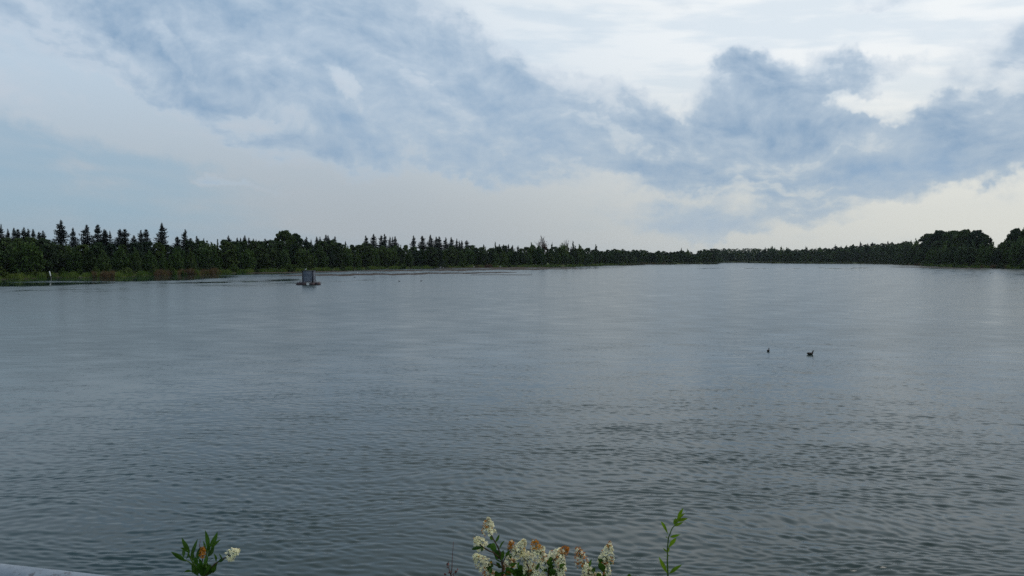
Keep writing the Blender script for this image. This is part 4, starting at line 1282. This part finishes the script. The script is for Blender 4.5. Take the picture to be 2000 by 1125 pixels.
for (bx, by, tx, ty, w) in [
        (560, 375, 530, 335, 9), (585, 400, 625, 315, 6), (575, 420, 500, 440, 9), (470, 450, 355, 462, 7), (460, 440, 455, 490, 5), (625, 470, 680, 378, 8), (600, 460, 545, 415, 14), (590, 520, 530, 420, 15),
        (640, 560, 600, 470, 17), (640, 575, 665, 470, 9), (620, 560, 575, 480, 15), (690, 540, 720, 470, 8), (650, 590, 590, 560, 8), (560, 610, 545, 640, 7), (590, 620, 640, 640, 9), (700, 480, 735, 425, 8),
        (790, 745, 790, 650, 18), (830, 745, 845, 650, 17), (760, 700, 735, 640, 10), (600, 740, 590, 675, 14), (640, 745, 620, 690, 12), (870, 650, 915, 690, 8), (930, 640, 1010, 655, 8),
        (1095, 690, 1015, 640, 15), (1090, 650, 1045, 700, 12), (1110, 640, 1160, 590, 12), (1115, 620, 1130, 550, 13), (1125, 640, 1150, 640, 9), (1110, 580, 1140, 540, 9), (1010, 640, 1020, 590, 6), (560, 650, 530, 700, 9),
        (720, 620, 800, 600, 7), (735, 560, 705, 500, 10), (1150, 690, 1130, 745, 10), (860, 700, 880, 745, 9)]:
    pv.leaf(z1(bx, by), z1(tx, ty), w)

for _ in range(26):
    X = pv.g.uniform(480, 1260); Y = pv.g.uniform(640, 740)
    a_ = pv.g.uniform(-1.2, 1.2); L_ = pv.g.uniform(60, 110)
    pv.leaf(z1(X, Y), z1(X + L_ * math.sin(a_), Y - L_ * math.cos(a_) * 0.8), pv.g.uniform(8, 15))
# right branch of the same kind, a shrub of its own
pr_ = Plant('flowering_shrub', 'smaller cream and orange flowered shrub just right of the central one', 'shrub', 1165, 2.75, 'flowering shrubs on the bank')
pr_.trunk(*z1(1640, 735), 0.0038); pr_.trunk(*z1(1500, 740), 0.0034)
pr_.stem([z1(1640, 735), z1(1650, 650), z1(1662, 580), z1(1685, 520)], 0.0032, 0.0014)
pr_.stem([z1(1500, 740), z1(1490, 650), z1(1450, 590), z1(1425, 540)], 0.0028, 0.0014)
pr_.stem([z1(1645, 690), z1(1665, 660)], 0.0016, 0.0012)
for (X, Y, w, h, a, wl, n, at_) in [(1420, 535, 28, 38, -18, 0.72, 120, 'mix'), (1480, 675, 28, 36, -22, 0.06, 130, 'mix'), (1682, 512, 34, 40, 14, 0.10, 130, 'mix'), (1705, 425, 12, 14, 10, 0.7, 24, 'mix'), (1680, 655, 17, 24, 6, 0.30, 60, 'mix'), (1510, 722, 20, 12, 0, 0.05, 36, 'mix'), (1590, 715, 20, 10, 0, 0.5, 30, 'mix')]:
    pr_.panicle(*z1(X, Y), w, h, a, wl, n, at_, dy=pr_.g.normal(0, 0.02))
for (bx, by, tx, ty, w) in [(1640, 690, 1605, 590, 15), (1650, 600, 1590, 555, 9), (1665, 600, 1735, 605, 6), (1655, 640, 1620, 610, 10), (1505, 640, 1530, 560, 7), (1545, 700, 1560, 640, 9), (1500, 700, 1550, 660, 12), (1640, 740, 1690, 690, 10), (1625, 745, 1575, 700, 11), (1880, 745, 1905, 705, 8)]:
    pr_.leaf(z1(bx, by), z1(tx, ty), w)

# left plant ----------------------------------------------------------------------
def z2(X, Y): return (310 + X / 9.785, 1010 + Y / 9.785)
pl = Plant('leafy_shrub', 'dark green leafy sprig with one white flower cluster, bottom left', 'shrub', 397, 2.45, sprd=0.03)
pl.trunk(*z2(860, 1150), 0.0042); pl.trunk(*z2(800, 1160), 0.0034)
pl.stem([z2(860, 1150), z2(880, 900), z2(930, 640), z2(945, 560)], 0.0036, 0.0014, M_GSTEM)
pl.stem([z2(840, 1120), z2(700, 930), z2(600, 780), z2(570, 680)], 0.0030, 0.0014, M_GSTEM)
pl.stem([z2(700, 940), z2(560, 850), z2(470, 800)], 0.0020, 0.0012, M_GSTEM)
pl.stem([z2(900, 1120), z2(1010, 960), z2(1130, 850), z2(1290, 760), z2(1360, 715)], 0.0028, 0.0014)
pl.stem([z2(850, 1080), z2(820, 850), z2(835, 720)], 0.0018, 0.0010)
pl.stem([z2(800, 700), z2(780, 540), z2(790, 430)], 0.0010, 0.0006, M_REDWEED)
for (bx, by, tx, ty, w) in [
        (945, 640, 880, 250, 9.5), (965, 600, 1115, 275, 8.5), (985, 640, 1188, 425, 7), (905, 640, 848, 450, 6), (935, 760, 1065, 560, 8), (920, 700, 960, 480, 7),
        (600, 800, 748, 410, 9), (590, 690, 445, 385, 8), (575, 680, 405, 590, 6), (475, 770, 462, 575, 7), (520, 850, 235, 660, 7.5), (520, 800, 530, 640, 6), (735, 820, 800, 560, 8), (640, 860, 640, 640, 8),
        (1095, 860, 1045, 690, 5.5), (1205, 810, 1155, 695, 5.5), (1130, 850, 1260, 790, 6), (960, 860, 1045, 795, 4), (650, 1040, 490, 1045, 5), (840, 1110, 745, 880, 10), (760, 1120, 620, 900, 10), (900, 1100, 980, 900, 9),
        (870, 1000, 905, 780, 9), (960, 1080, 1100, 900, 8), (700, 960, 560, 850, 8), (820, 950, 760, 780, 8), (860, 1120, 800, 1000, 10), (905, 1130, 960, 1010, 9), (880, 900, 935, 740, 8), (740, 930, 700, 760, 8), (1000, 1000, 1110, 960, 6)]:
    pl.leaf(z2(bx, by), z2(tx, ty), w * 1.12)
for _ in range(16):
    X = pl.g.uniform(600, 1050); a_ = pl.g.uniform(-0.9, 0.9); L_ = pl.g.uniform(170, 300)
    pl.leaf(z2(X, 1130 - abs(X - 850) * 0.3), z2(X + L_ * math.sin(a_), 1130 - L_ * math.cos(a_)), pl.g.uniform(6, 10))
pl.panicle(*z2(1425, 690), 24, 26, 62, 0.08, 75)
pl.panicle(*z2(840, 665), 11, 20, 4, 0.97, 46)

# bright green shoot ----------------------------------------------------------------
def z3(X, Y): return (1240 + X / 7.756, 980 + Y / 7.756)
ps = Plant('green_shoot', 'single upright bright green leafy shoot at bottom right of centre', 'plant', 1304, 2.6, stem_mat=M_GSTEM, leaf_mat=M_SHOOT, sprd=0.02)
ps.trunk(*z3(502, 1150), 0.0030)
ps.stem([z3(502, 1150), z3(495, 900), z3(492, 740), z3(512, 540), z3(555, 430), z3(600, 345), z3(650, 275)], 0.0028, 0.0012)
for (bx, by, tx, ty, w, rl) in [
        (645, 290, 730, 92, 6.5, 0.2), (640, 300, 803, 250, 7.5, 0.1), (595, 350, 620, 245, 6, 0.3), (625, 320, 765, 180, 8, -0.2), (590, 370, 735, 310, 6, 0.2), (610, 335, 690, 225, 6.5, 0.4),
        (507, 490, 388, 300, 6, 0.3), (528, 530, 695, 500, 5.5, 0.5), (512, 700, 625, 545, 8, 0.2), (495, 760, 425, 700, 4, 0.3), (492, 770, 520, 690, 5, 0.3), (493, 830, 445, 815, 3, 0.2), (495, 840, 530, 815, 3, 0.2),
        (488, 1085, 365, 830, 8, 0.2), (520, 1095, 715, 950, 8, 0.1), (500, 560, 455, 545, 2.5, 0.2)]:
    ps.leaf(z3(bx, by), z3(tx, ty), w, roll=rl)

# thin reddish weed -------------------------------------------------------------------
pw = Plant('dried_weed', 'thin reddish brown weed left of the flowering shrub', 'plant', 880, 2.6, stem_mat=M_REDWEED, leaf_mat=M_REDWEED, sprd=0.01)
pw.trunk(*z1(150, 735), 0.0016)
pw.stem([z1(150, 735), z1(162, 640), z1(172, 500), z1(178, 390)], 0.0014, 0.0005)
pw.stem([z1(152, 720), z1(135, 660), z1(122, 600)], 0.0012, 0.0006)
pw.stem([z1(155, 725), z1(185, 700), z1(208, 680)], 0.0010, 0.0006)
for (X, Y) in [(122, 600), (130, 620), (115, 618), (210, 682), (195, 690), (205, 700), (130, 700), (105, 705), (140, 690), (128, 640), (150, 700), (185, 720), (95, 720)]:
    for k in range(3):
        a = pw.g.uniform(0, 6.283)
        pw.leaf(z1(X, Y), z1(X + 16 * math.cos(a), Y - 8 + 14 * math.sin(a)), 2.4)

# ------------------------------------------------------------------ air over the lake
def haze():
    mb = MB(); mb.box((0, 1200, 30), (5600, 3600, 70))
    mb = MB()
    x0, x1, y0, y1, z0, z1 = -3200, 3200, -1200, 4200, -3.0, 60.0
    mb.box(((x0 + x1) / 2, (y0 + y1) / 2, (z0 + z1) / 2), (x1 - x0, y1 - y0, z1 - z0))
    m = bpy.data.materials.new('haze_air')
    m.use_nodes = True
    nt = m.node_tree
    for n in list(nt.nodes):
        nt.nodes.remove(n)
    out = nt.nodes.new('ShaderNodeOutputMaterial')
    pv_ = nt.nodes.new('ShaderNodeVolumePrincipled')
    pv_.inputs['Color'].default_value = (0.80, 0.88, 0.97, 1)
    pv_.inputs['Density'].default_value = HAZE_DENSITY
    pv_.inputs['Anisotropy'].default_value = 0.2
    nt.links.new(pv_.outputs[0], out.inputs['Volume'])
    o = mb.build('haze', m)
    tag(o, 'thin blue summer haze over the lake', 'haze', kind='stuff')
HAZE_DENSITY = 0.00003
if HAZE_DENSITY > 0:
    haze()
